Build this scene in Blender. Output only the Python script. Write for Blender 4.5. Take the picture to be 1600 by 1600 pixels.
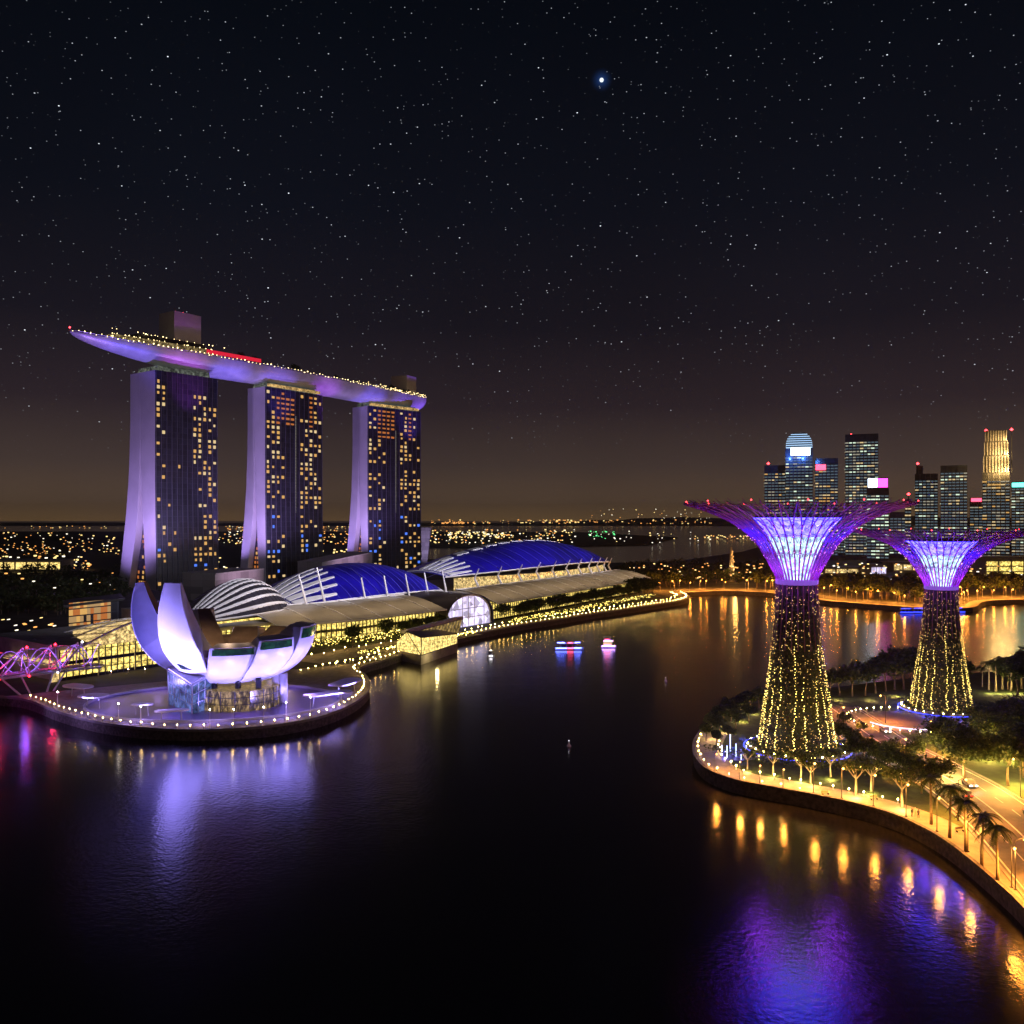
import bpy, math, random
from mathutils import Vector, Matrix, noise
R = random.Random(11)
PI = math.pi
scene = bpy.context.scene
for o in list(bpy.data.objects): bpy.data.objects.remove(o)
COL = scene.collection

# ------------------------------------------------------------------ camera
CH, FP, HY = 62.0, 1386.0, 812.0          # camera height, focal length in 1600-px units, horizon row
cd = bpy.data.cameras.new('camera'); cam = bpy.data.objects.new('camera', cd); COL.objects.link(cam)
cam.location = (0, 0, CH); cam.rotation_euler = (PI/2, 0, 0)
cd.sensor_width = 36; cd.lens = FP/1600*36; cd.shift_y = 12/1600
cd.clip_start = 1; cd.clip_end = 60000
scene.camera = cam

# ------------------------------------------------------------------ world: night sky, city glow, stars
W = bpy.data.worlds.new('World'); scene.world = W; W.use_nodes = True
nt = W.node_tree; N = nt.nodes; L = nt.links; N.clear()
def nd(t, **k):
    n = N.new(t)
    for a, b in k.items(): setattr(n, a, b)
    return n
def mth(op, a, b=None, c=None, clamp=False, nodes=None, links=None):
    n = (nodes or N).new('ShaderNodeMath'); n.operation = op; n.use_clamp = clamp
    for i, x in enumerate((a, b, c)):
        if x is None: continue
        if isinstance(x, (int, float)): n.inputs[i].default_value = x
        else: (links or L).new(x, n.inputs[i])
    return n.outputs[0]
tc = nd('ShaderNodeTexCoord')
sx = nd('ShaderNodeSeparateXYZ'); L.new(tc.outputs['Generated'], sx.inputs[0])
ramp = nd('ShaderNodeValToRGB')
L.new(mth('MULTIPLY', sx.outputs[2], 2.0, clamp=True), ramp.inputs[0])
cr = ramp.color_ramp
stops = [(0.0, (.135, .080, .036)), (.04, (.088, .056, .036)), (.12, (.050, .034, .029)), (.25, (.0205, .0138, .0175)),
         (.42, (.0075, .0066, .0108)), (.65, (.0032, .0042, .0080)), (1.0, (.0014, .0024, .0047))]
while len(cr.elements) < len(stops): cr.elements.new(.5)
for e, (p, c) in zip(cr.elements, stops): e.position = p; e.color = (*c, 1)
# uneven glow of the city along the horizon
nz = nd('ShaderNodeTexNoise'); nz.inputs['Scale'].default_value = 2.3; nz.inputs['Detail'].default_value = 3
L.new(tc.outputs['Generated'], nz.inputs['Vector'])
glow = mth('ADD', mth('MULTIPLY', nz.outputs[0], .7), .65)
mixg = nd('ShaderNodeVectorMath', operation='SCALE'); L.new(ramp.outputs[0], mixg.inputs[0]); L.new(glow, mixg.inputs['Scale'])
# stars
mp = nd('ShaderNodeMapping'); mp.inputs['Scale'].default_value = (1, 1, 1.7); L.new(tc.outputs['Generated'], mp.inputs[0])
def stars(scale, rad, power):
    vo = nd('ShaderNodeTexVoronoi'); vo.inputs['Scale'].default_value = scale; L.new(mp.outputs[0], vo.inputs['Vector'])
    s = nd('ShaderNodeSeparateColor'); L.new(vo.outputs['Color'], s.inputs[0])
    core = mth('SUBTRACT', 1.0, mth('DIVIDE', vo.outputs['Distance'], rad), clamp=True)
    return mth('MULTIPLY', mth('POWER', core, .7), mth('MULTIPLY', mth('POWER', s.outputs[0], 2.6), power))
st = mth('ADD', stars(74, .062, 2.3), stars(155, .105, 1.0))
fade = mth('MULTIPLY', mth('SUBTRACT', sx.outputs[2], .04), 7.0, clamp=True)
st = mth('MULTIPLY', st, fade)
stc = nd('ShaderNodeCombineColor'); L.new(mth('MULTIPLY', st, .86), stc.inputs[0]); L.new(mth('MULTIPLY', st, .92), stc.inputs[1]); L.new(st, stc.inputs[2])
# one bright blue-white star
bd = Vector(((940-800)/FP, 1, (HY-125)/FP)).normalized()
dotn = nd('ShaderNodeVectorMath', operation='DOT_PRODUCT'); L.new(tc.outputs['Generated'], dotn.inputs[0]); dotn.inputs[1].default_value = bd
ang = mth('ARCCOSINE', mth('MINIMUM', dotn.outputs['Value'], .9999999))
bcore = mth('MULTIPLY', mth('SUBTRACT', 1.0, mth('DIVIDE', ang, .0024), clamp=True), 3.0)
bhalo = mth('MULTIPLY', mth('POWER', mth('SUBTRACT', 1.0, mth('DIVIDE', ang, .0125), clamp=True), 2.2), .16)
bsc = nd('ShaderNodeCombineColor')
L.new(mth('ADD', mth('MULTIPLY', bcore, .9), mth('MULTIPLY', bhalo, .07)), bsc.inputs[0])
L.new(mth('ADD', bcore, mth('MULTIPLY', bhalo, .25)), bsc.inputs[1]); L.new(mth('ADD', bcore, bhalo), bsc.inputs[2])
sky = nd('ShaderNodeTexSky', sky_type='NISHITA'); sky.sun_disc = False; sky.sun_elevation = math.radians(-6); sky.sun_rotation = math.radians(200)
skys = nd('ShaderNodeVectorMath', operation='SCALE'); L.new(sky.outputs[0], skys.inputs[0]); skys.inputs['Scale'].default_value = .002
def vadd(a, b):
    n = nd('ShaderNodeVectorMath', operation='ADD'); L.new(a, n.inputs[0]); L.new(b, n.inputs[1]); return n.outputs[0]
tot = vadd(vadd(mixg.outputs[0], stc.outputs[0]), vadd(bsc.outputs[0], skys.outputs[0]))
bg = nd('ShaderNodeBackground'); L.new(tot, bg.inputs[0]); bg.inputs[1].default_value = 1.0
wo = nd('ShaderNodeOutputWorld'); L.new(bg.outputs[0], wo.inputs[0])
# faint moon-like sun, added to give dark trees some form
sl = bpy.data.lights.new('moon_fill', 'SUN'); sl.energy = .012; sl.angle = math.radians(.5); sl.color = (.8, .85, 1)
so = bpy.data.objects.new('moon_fill', sl); COL.objects.link(so); so.rotation_euler = (math.radians(40), 0, math.radians(-30))

vs = scene.view_settings
vs.view_transform = 'Standard'; vs.look = 'None'; vs.exposure = .18; vs.gamma = 1; vs.use_curve_mapping = False
cy = scene.cycles
cy.use_denoising = True; cy.max_bounces = 5; cy.diffuse_bounces = 2; cy.glossy_bounces = 3; cy.transparent_max_bounces = 6
cy.sample_clamp_indirect = 6; cy.sample_clamp_direct = 60; cy.use_light_tree = True
cy.caustics_reflective = False; cy.caustics_refractive = False

# ------------------------------------------------------------------ helpers
def gp(px, py, z=0.0):
    d = (CH-z)*FP/(py-HY); return Vector(((px-800)/FP*d, d, z))
def at(px, py, d): return Vector(((px-800)/FP*d, d, CH+(HY-py)/FP*d))
MU, MV = Vector((.557, .8305, 0)), Vector((-.8305, .557, 0))
def ml(u, v, z=0.0): return Vector((-50, 385, 0)) + MU*u + MV*v + Vector((0, 0, z))   # along / inland of the left waterfront
def lerp(a, b, t): return a+(b-a)*t
def interp(x, pts):
    if x <= pts[0][0]: return pts[0][1]
    for (a, b), (c, d) in zip(pts, pts[1:]):
        if x <= c: return b+(d-b)*(x-a)/(c-a)
    return pts[-1][1]
def catmull(P, n=8):
    out = []
    for i in range(len(P)-1):
        p0 = P[max(i-1, 0)]; p1 = P[i]; p2 = P[i+1]; p3 = P[min(i+2, len(P)-1)]
        for k in range(n):
            t = k/n
            out.append(.5*((2*p1)+(p2-p0)*t+(2*p0-5*p1+4*p2-p3)*t*t+(3*p1-p0-3*p2+p3)*t**3))
    out.append(P[-1]); return out
def resample(P, step, off=0.0):
    out = []; d = off
    for a, b in zip(P, P[1:]):
        l = (b-a).length
        while d <= l:
            out.append(a.lerp(b, d/l)); d += step
        d -= l
    return out
def inset(P, dist):
    """offset an open polyline sideways (positive = to the left of its direction)"""
    out = []
    for i, p in enumerate(P):
        a = P[max(i-1, 0)]; b = P[min(i+1, len(P)-1)]
        t = (b-a); t.z = 0; t.normalize()
        out.append(p+Vector((-t.y, t.x, 0))*dist)
    return out

class MB:
    def __init__(s): s.v = []; s.f = []; s.m = []
    def add(s, vs, fs, mi=0):
        b = len(s.v); s.v += [Vector(v) for v in vs]
        for f in fs: s.f.append([b+i for i in f]); s.m.append(mi)
        return s
    def box(s, c, size, rz=0, mi=0):
        c = Vector(c); hx, hy, hz = [x/2 for x in size]; M = Matrix.Rotation(rz, 3, 'Z')
        vs = [c+M@Vector((x*hx, y*hy, z*hz)) for z in (-1, 1) for x, y in ((-1, -1), (1, -1), (1, 1), (-1, 1))]
        return s.add(vs, [(3, 2, 1, 0), (4, 5, 6, 7), (0, 1, 5, 4), (1, 2, 6, 5), (2, 3, 7, 6), (3, 0, 4, 7)], mi)
    def hexa(s, b, t, mi=0):
        n = len(b)
        return s.add(list(b)+list(t), [tuple(range(n))[::-1], tuple(range(n, 2*n))]+[(i, (i+1) % n, n+(i+1) % n, n+i) for i in range(n)], mi)
    def prism(s, poly, z0, z1, mi=0, mside=None):
        n = len(poly); vs = [(p[0], p[1], z0) for p in poly]+[(p[0], p[1], z1) for p in poly]
        s.add(vs, [tuple(range(n, 2*n))], mi)
        return s.add(vs, [(i, (i+1) % n, n+(i+1) % n, n+i) for i in range(n)], mi if mside is None else mside)
    def tube(s, P, r, n=6, mi=0, cap=True):
        P = [Vector(p) for p in P]; m = len(P); vs = []; up = None
        for i, p in enumerate(P):
            t = (P[min(i+1, m-1)]-P[max(i-1, 0)])
            if t.length < 1e-6: t = Vector((0, 0, 1))
            t.normalize()
            if up is None:
                up = Vector((0, 0, 1)) if abs(t.z) < .9 else Vector((1, 0, 0))
            a = t.cross(up)
            if a.length < 1e-4: a = t.cross(Vector((.3, 1, .2)))
            a.normalize(); b = a.cross(t).normalized(); up = b
            rr = r[i] if isinstance(r, (list, tuple)) else r
            vs += [p+(a*math.cos(2*PI*k/n)+b*math.sin(2*PI*k/n))*rr for k in range(n)]
        fs = [(i*n+k, i*n+(k+1) % n, (i+1)*n+(k+1) % n, (i+1)*n+k) for i in range(m-1) for k in range(n)]
        if cap: fs += [tuple(range(n))[::-1], tuple(range((m-1)*n, m*n))]
        return s.add(vs, fs, mi)
    def lathe(s, prof, n=24, c=(0, 0, 0), mi=0, sx=1, sy=1):
        c = Vector(c); m = len(prof)
        vs = [c+Vector((r*math.cos(2*PI*k/n)*sx, r*math.sin(2*PI*k/n)*sy, z)) for r, z in prof for k in range(n)]
        return s.add(vs, [(i*n+k, i*n+(k+1) % n, (i+1)*n+(k+1) % n, (i+1)*n+k) for i in range(m-1) for k in range(n)], mi)
    def octa(s, c, r, mi=0):
        c = Vector(c)
        vs = [c+Vector(d)*r for d in ((1, 0, 0), (0, 1, 0), (-1, 0, 0), (0, -1, 0), (0, 0, 1), (0, 0, -1))]
        return s.add(vs, [(0, 1, 4), (1, 2, 4), (2, 3, 4), (3, 0, 4), (1, 0, 5), (2, 1, 5), (3, 2, 5), (0, 3, 5)], mi)
    def ball(s, c, r, n=8, mi=0, sz=1):
        prof = [(r*math.sin(PI*i/(n//2)), -r*sz*math.cos(PI*i/(n//2))) for i in range(n//2+1)]
        return s.lathe(prof, n, c, mi)
    def grid(s, fn, nu, nv, mi=0):
        vs = [fn(i/nu, j/nv) for i in range(nu+1) for j in range(nv+1)]
        return s.add(vs, [(i*(nv+1)+j, (i+1)*(nv+1)+j, (i+1)*(nv+1)+j+1, i*(nv+1)+j+1) for i in range(nu) for j in range(nv)], mi)
    def quad(s, a, b, c, d, mi=0): return s.add([a, b, c, d], [(0, 1, 2, 3)], mi)
    def slab(s, a, b, c, d, th, mi=0):
        a, b, c, d = map(Vector, (a, b, c, d)); n = (b-a).cross(d-a).normalized()*th
        return s.hexa([a-n, b-n, c-n, d-n], [a, b, c, d], mi)
    def leaf(s, c, size, rnd=R, mi=0):
        c = Vector(c); a = Vector((rnd.gauss(0, 1), rnd.gauss(0, 1), rnd.gauss(0, .6))).normalized()
        b = a.cross(Vector((rnd.gauss(0, 1), rnd.gauss(0, 1), rnd.gauss(0, 1)))).normalized()
        a *= size; b *= size*.6
        return s.add([c-a, c+b*.8, c+a, c-b*.8], [(0, 1, 2, 3)], mi)
    def build(s, name, mats, parent=None, smooth=False, loc=None):
        org = Vector(loc) if loc is not None else (ORG.get(parent.name, Vector()) if parent else Vector())
        me = bpy.data.meshes.new(name)
        me.from_pydata([v-org for v in s.v], [], s.f)
        if not isinstance(mats, (list, tuple)): mats = [mats]
        for m in mats: me.materials.append(m)
        if len(mats) > 1: me.polygons.foreach_set('material_index', s.m)
        if smooth: me.polygons.foreach_set('use_smooth', [True]*len(me.polygons))
        me.update()
        o = bpy.data.objects.new(name, me); COL.objects.link(o)
        if parent: o.parent = parent; ORG[o.name] = org
        else: o.location = org; ORG[o.name] = org
        return o
ORG = {}
def tag(o, label=None, cat=None, group=None, kind=None):
    if label: o['label'] = label
    if cat: o['category'] = cat
    if group: o['group'] = group
    if kind: o['kind'] = kind
    return o
def thing(name, label, cat, loc=(0, 0, 0), group=None):
    o = bpy.data.objects.new(name, None); COL.objects.link(o); o.location = loc; o.empty_display_size = 1
    ORG[o.name] = Vector(loc); return tag(o, label, cat, group)
KIDS = {}
def kids(o): return o.children
def copy_tree(o, parent=None, label=None, group=None):
    c = o.copy(); COL.objects.link(c)
    if parent is not None: c.parent = parent
    if label: c['label'] = label
    if group: c['group'] = group
    for ch in list(o.children): copy_tree(ch, c)
    return c
def dup(o, loc, rz=0, sc=1, label=None, group=None):
    c = copy_tree(o, None, label, group); c.location = loc; c.rotation_euler = (0, 0, rz); c.scale = (sc, sc, sc) if isinstance(sc, (int, float)) else sc
    return c
class Stock:
    """first placement moves the original, the later ones copy it"""
    def __init__(s, o): s.o = o; s.used = False
    def put(s, loc, rz=0, sc=1, label=None, group=None):
        if s.used: return dup(s.o, loc, rz, sc, label, group)
        s.used = True; o = s.o; o.location = loc; o.rotation_euler = (0, 0, rz); o.scale = (sc, sc, sc) if isinstance(sc, (int, float)) else sc
        if label: o['label'] = label
        if group: o['group'] = group
        return o

# ------------------------------------------------------------------ materials
def mat(name, col, rough=.6, metal=0.0, var=.25, scale=.4, col2=None, bump=0.0, bscale=None):
    m = bpy.data.materials.new(name); m.use_nodes = True; n = m.node_tree.nodes; l = m.node_tree.links
    b = n['Principled BSDF']; b.inputs['Roughness'].default_value = rough; b.inputs['Metallic'].default_value = metal
    c2 = col2 or tuple(max(0, x*(1-var)) for x in col)
    t = n.new('ShaderNodeTexCoord'); z = n.new('ShaderNodeTexNoise'); z.inputs['Scale'].default_value = scale; z.inputs['Detail'].default_value = 5
    l.new(t.outputs['Object'], z.inputs['Vector'])
    r = n.new('ShaderNodeValToRGB'); r.color_ramp.elements[0].position = .35; r.color_ramp.elements[1].position = .65
    r.color_ramp.elements[0].color = (*c2, 1); r.color_ramp.elements[1].color = (*col, 1)
    l.new(z.outputs[0], r.inputs[0]); l.new(r.outputs[0], b.inputs['Base Color'])
    if bump:
        z2 = n.new('ShaderNodeTexNoise'); z2.inputs['Scale'].default_value = bscale or scale*4; z2.inputs['Detail'].default_value = 4
        l.new(t.outputs['Object'], z2.inputs['Vector'])
        bp = n.new('ShaderNodeBump'); bp.inputs['Strength'].default_value = bump; l.new(z2.outputs[0], bp.inputs['Height']); l.new(bp.outputs[0], b.inputs['Normal'])
    return m
def emit(name, col, strength, vary=0.0, sample=True, base=(.02, .02, .02)):
    m = bpy.data.materials.new(name); m.use_nodes = True; n = m.node_tree.nodes; l = m.node_tree.links
    b = n['Principled BSDF']; b.inputs['Base Color'].default_value = (*base, 1)
    b.inputs['Emission Color'].default_value = (*col, 1); b.inputs['Emission Strength'].default_value = strength
    if vary:
        oi = n.new('ShaderNodeObjectInfo')
        x = mth('MULTIPLY', mth('ADD', mth('MULTIPLY', oi.outputs['Random'], vary), 1-vary/2, nodes=n, links=l), strength, nodes=n, links=l)
        l.new(x, b.inputs['Emission Strength'])
    m.cycles.emission_sampling = 'FRONT' if sample else 'NONE'
    return m
def litglass(name, col, strength, sc=(1, 1, 1), contrast=(.35, .7), dark=(.01, .012, .015), sample=False, nscale=.35, rows=None):
    """glass front with a lit interior: uneven brightness, floor slabs and mullions"""
    m = bpy.data.materials.new(name); m.use_nodes = True; n = m.node_tree.nodes; l = m.node_tree.links
    b = n['Principled BSDF']; b.inputs['Base Color'].default_value = (*dark, 1); b.inputs['Roughness'].default_value = .15
    b.inputs['Emission Color'].default_value = (*col, 1)
    t = n.new('ShaderNodeTexCoord'); mp = n.new('ShaderNodeMapping'); mp.inputs['Scale'].default_value = sc; l.new(t.outputs['Object'], mp.inputs[0])
    z = n.new('ShaderNodeTexNoise'); z.inputs['Scale'].default_value = nscale; z.inputs['Detail'].default_value = 6; z.inputs['Roughness'].default_value = .7
    l.new(mp.outputs[0], z.inputs['Vector'])
    v = n.new('ShaderNodeTexVoronoi'); v.inputs['Scale'].default_value = nscale*2.2; l.new(mp.outputs[0], v.inputs['Vector'])
    s = n.new('ShaderNodeSeparateColor'); l.new(v.outputs['Color'], s.inputs[0])
    mr = n.new('ShaderNodeMapRange'); mr.inputs['From Min'].default_value = contrast[0]; mr.inputs['From Max'].default_value = contrast[1]
    l.new(z.outputs[0], mr.inputs['Value'])
    x = mth('MULTIPLY', mth('ADD', mr.outputs[0], .12, nodes=n, links=l), mth('ADD', s.outputs[0], .35, nodes=n, links=l), nodes=n, links=l)
    if rows:
        sp = n.new('ShaderNodeSeparateXYZ'); l.new(t.outputs['Object'], sp.inputs[0])
        fr = mth('FRACT', mth('DIVIDE', sp.outputs[2], rows, nodes=n, links=l), nodes=n, links=l)
        x = mth('MULTIPLY', x, mth('GREATER_THAN', fr, .22, nodes=n, links=l), nodes=n, links=l)
    l.new(mth('MULTIPLY', x, strength, nodes=n, links=l), b.inputs['Emission Strength'])
    m.cycles.emission_sampling = 'FRONT' if sample else 'NONE'
    return m
def gridmat(name, c1, c2, bw, bh, rough=.2, mortar=.02, spec=.5, metal=0.0):
    m = bpy.data.materials.new(name); m.use_nodes = True; n = m.node_tree.nodes; l = m.node_tree.links
    b = n['Principled BSDF']; b.inputs['Roughness'].default_value = rough; b.inputs['Metallic'].default_value = metal
    t = n.new('ShaderNodeTexCoord'); sp = n.new('ShaderNodeSeparateXYZ'); l.new(t.outputs['Object'], sp.inputs[0])
    cb = n.new('ShaderNodeCombineXYZ'); l.new(mth('ADD', sp.outputs[0], sp.outputs[1], nodes=n, links=l), cb.inputs[0]); l.new(sp.outputs[2], cb.inputs[1])
    k = n.new('ShaderNodeTexBrick'); k.offset = 0; k.inputs['Scale'].default_value = 1; k.inputs['Brick Width'].default_value = bw; k.inputs['Row Height'].default_value = bh
    k.inputs['Mortar Size'].default_value = mortar; k.inputs['Color1'].default_value = (*c1, 1); k.inputs['Color2'].default_value = tuple(x*.55 for x in c1)+(1,); k.inputs['Mortar'].default_value = (*c2, 1)
    l.new(cb.outputs[0], k.inputs['Vector']); l.new(k.outputs['Color'], b.inputs['Base Color'])
    return m
M = {}
M['white'] = mat('white cladding', (.78, .77, .8), .45, 0, .12, .15)
M['petal'] = mat('pale petal cladding', (.74, .74, .78), .38, 0, .1, .12, bump=.05, bscale=.6)
M['petalside'] = mat('petal side cladding', (.5, .5, .56), .4, .2, .2, .2)  # weaker light on the petal sides put into this greyer colour
M['bronze'] = mat('bronze roof', (.27, .19, .13), .5, .35, .35, .25)
M['hull'] = mat('silver hull panels', (.66, .66, .72), .42, .25, .22, .09, bump=.1, bscale=.5)
M['concrete'] = mat('concrete', (.33, .31, .3), .8, 0, .3, .3)
M['slab'] = mat('pale tower end wall', (.62, .6, .62), .7, 0, .12, .06)
M['steel'] = mat('painted steel', (.6, .6, .63), .4, .3)
M['finsteel'] = mat('dark fin steel', (.13, .13, .16), .5, .2)
M['dark'] = mat('dark metal', (.03, .03, .035), .5, .3)
M['stone'] = mat('quay stone', (.17, .15, .14), .85, 0, .6, 1.2, bump=.5)
M['pave'] = mat('pale paving', (.36, .31, .26), .75, 0, .3, .5)
M['land'] = mat('dark ground', (.07, .07, .055), .9, 0, .6, .08)
M['lawn'] = mat('lawn', (.05, .09, .025), .95, 0, .5, .5, bump=.4)
M['asphalt'] = mat('asphalt', (.12, .115, .11), .8, 0, .3, .8)
M['line'] = mat('road paint', (.75, .73, .68), .6)
M['leaf'] = mat('dark leaves', (.055, .09, .028), .6, 0, .55, 1.5)
M['leaf2'] = mat('bright leaves', (.1, .13, .03), .6, 0, .5, 1.5)
for k_ in ('leaf', 'leaf2'):
    n_ = M[k_].node_tree.nodes; l_ = M[k_].node_tree.links; tb = n_.new('ShaderNodeBsdfTranslucent'); mx = n_.new('ShaderNodeMixShader'); mx.inputs[0].default_value = .38
    l_.new(n_['Principled BSDF'].inputs['Base Color'].links[0].from_socket, tb.inputs['Color']); l_.new(n_['Principled BSDF'].outputs[0], mx.inputs[1]); l_.new(tb.outputs[0], mx.inputs[2]); l_.new(mx.outputs[0], n_['Material Output'].inputs['Surface'])
M['bark'] = mat('bark', (.2, .15, .1), .9, 0, .4, 2)
M['palebark'] = mat('pale bark', (.42, .36, .27), .85, 0, .3, 2)
M['glass'] = gridmat('dark curtain wall', (.035, .036, .055), (.13, .12, .15), 5.2, 4.75, .25, .05)
M['officeglass'] = gridmat('office curtain wall', (.06, .07, .1), (.14, .14, .16), 4.5, 4.2, .2, .05)
M['officegrey'] = gridmat('office stone wall', (.05, .05, .055), (.16, .15, .15), 4.5, 4.2, .6, .09)
M['podium'] = gridmat('podium wall', (.3, .27, .27), (.12, .1, .1), 6, 5, .7, .04)
M['fabric'] = mat('grey canopy fabric', (.4, .37, .33), .7, 0, .2, .12)
M['blue'] = mat('blue lit roof membrane', (.013, .006, .43), .38, 0, .6, .045)  # blue floodlighting put into the membrane colour
M['bluelitseam'] = mat('blue lit seam', (.1, .09, .62), .4); M['shelldark'] = mat('dark roof glazing', (.06, .055, .075), .3, .3, .3, .2)  # seam colour carries the same blue light
M['rod'] = mat('magenta steel rods', (.42, .06, .5), .45, .15, .2, .8)
M['ribdark'] = mat('reddish trunk rib', (.13, .05, .06), .7)
M['skin'] = mat('skin', (.5, .32, .22), .6)
M['cloth1'] = mat('dark clothing', (.06, .05, .07), .9); M['cloth2'] = mat('pale clothing', (.6, .57, .5), .9)
M['glassblue'] = litglass('blue lit glass', (.22, .34, .95), .55, nscale=.4)
M['glassgreen'] = litglass('green tinted skylight', (.05, .3, .12), .22, nscale=.5)
WARM, YEL, AMB, ORG_, WHT = (1, .72, .32), (1, .8, .22), (1, .5, .09), (1, .33, .05), (1, .94, .85)
M['win_warm'] = emit('window warm', (1, .55, .15), 1.0, 1.7, False)
M['win_pale'] = emit('window pale', (1, .74, .36), 1.1, 1.7, False)
M['win_orange'] = emit('window orange', (1, .3, .06), .5, 1.3, False)
M['win_blue'] = emit('window blue', (.08, .22, 1), 1.1, 1.2, False)
M['win_cool'] = emit('window cool', (.75, .95, .72), 1.2, 1.3, False)
M['win_gold'] = emit('window gold', (1, .6, .24), .38, .9, False)
M['win_fill'] = emit('window fill', (.5, .75, .9), .2, 1.7, False)
M['win_dim'] = emit('window dim', (.85, .8, .6), .35, 1.0, False)
M['bulb'] = emit('warm bulb', (1, .6, .15), 120)
M['bulbw'] = emit('white bulb', (1, .9, .78), 55)
M['bulbsod'] = emit('sodium bulb', (1, .42, .09), 10)
M['bulbfar'] = emit('far sodium bulb', (1, .36, .04), 9)
M['bulbfairy'] = emit('fairy bulb', (1, .72, .16), 7, sample=False)
M['fairydim'] = emit('fairy bulb dim', (1, .62, .16), 2.0, sample=False)
M['red'] = emit('red beacon', (1, .04, .05), 9)
M['ledred'] = emit('red led', (1, .012, .03), 16)
M['ledpurple'] = emit('violet led', (.4, .16, 1), 1.6)
M['ledblue'] = emit('blue led', (.03, .05, 1), 3.5)
M['colwhite'] = emit('blue white column', (.5, .6, 1), 2.5)
M['ledwhite'] = emit('white led', (1, .93, 1), 4)
M['deckbulb'] = emit('deck bulb', (1, .74, .32), 5, sample=False)
M['far_o'] = emit('distant orange light', (1, .42, .1), 1.6, sample=False)
M['far_y'] = emit('distant yellow light', (1, .72, .25), 1.9, sample=False)
M['far_w'] = emit('distant white light', (1, .92, .7), 2.0, sample=False)
M['far_g'] = emit('distant green light', (.15, 1, .3), 1.6, sample=False)
M['mall'] = litglass('warm shop front', (1, .73, .17), 2.1, nscale=.55, contrast=(.36, .66), rows=5.6)
M['mall2'] = litglass('golden atrium glass', (1, .7, .27), 1.3, nscale=.5, contrast=(.38, .68))
M['event'] = litglass('white event hall glass', (.78, .68, 1), 1.35, nscale=.12, contrast=(-.1, .7))
M['pavil'] = litglass('golden pavilion glass', (1, .72, .22), 1.7, nscale=.5, contrast=(.2, .65))
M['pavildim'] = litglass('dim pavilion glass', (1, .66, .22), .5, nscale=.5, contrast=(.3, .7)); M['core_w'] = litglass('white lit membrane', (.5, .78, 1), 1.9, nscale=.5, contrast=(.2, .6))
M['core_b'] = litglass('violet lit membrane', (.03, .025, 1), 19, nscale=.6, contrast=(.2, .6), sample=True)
M['crown_w'] = emit('white crown light', (.75, .9, 1), 5); M['crown_y'] = litglass('golden crown glass', (1, .75, .33), 2.2, nscale=.12, sample=True)

# water -----------------------------------------------------------
mw = bpy.data.materials.new('bay water'); mw.use_nodes = True; n = mw.node_tree.nodes; l = mw.node_tree.links
b = n['Principled BSDF']; b.inputs['Base Color'].default_value = (.0045, .004, .006, 1); b.inputs['Roughness'].default_value = .15; b.inputs['IOR'].default_value = 1.55
t = n.new('ShaderNodeTexCoord')
z1 = n.new('ShaderNodeTexNoise'); z1.inputs['Scale'].default_value = .9; z1.inputs['Detail'].default_value = 2; l.new(t.outputs['Object'], z1.inputs['Vector'])
z2 = n.new('ShaderNodeTexNoise'); z2.inputs['Scale'].default_value = .09; z2.inputs['Detail'].default_value = 2; l.new(t.outputs['Object'], z2.inputs['Vector'])
bp = n.new('ShaderNodeBump'); bp.inputs['Strength'].default_value = .05; bp.inputs['Distance'].default_value = 1.0
z3 = n.new('ShaderNodeTexNoise'); z3.inputs['Scale'].default_value = 2.4; z3.inputs['Detail'].default_value = 2; l.new(t.outputs['Object'], z3.inputs['Vector'])
l.new(mth('ADD', mth('ADD', z1.outputs[0], mth('MULTIPLY', z3.outputs[0], .45, nodes=n, links=l), nodes=n, links=l), mth('MULTIPLY', z2.outputs[0], 1.2, nodes=n, links=l), nodes=n, links=l), bp.inputs['Height']); l.new(bp.outputs[0], b.inputs['Normal'])
M['neckglass'] = litglass('neck glass', (.75, .85, .7), .22, nscale=.3, contrast=(.4, .75)); M['topfloor'] = litglass('top floor glass', (1, .62, .2), .8, nscale=.25, contrast=(.3, .7))
M['water'] = mw
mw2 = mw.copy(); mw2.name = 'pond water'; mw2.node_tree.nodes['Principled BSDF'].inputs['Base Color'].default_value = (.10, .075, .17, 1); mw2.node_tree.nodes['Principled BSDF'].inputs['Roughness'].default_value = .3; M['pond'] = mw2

def lamp(kind, name, loc, energy, col, target=None, cone=60, blend=.6, size=.5):
    d = bpy.data.lights.new(name, kind); d.energy = energy; d.color = col; d.shadow_soft_size = size
    o = bpy.data.objects.new(name, d); COL.objects.link(o); o.location = loc
    if kind == 'SPOT':
        d.spot_size = math.radians(cone); d.spot_blend = blend
        o.rotation_euler = (Vector(target)-Vector(loc)).to_track_quat('-Z', 'Y').to_euler()
    return o

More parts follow.
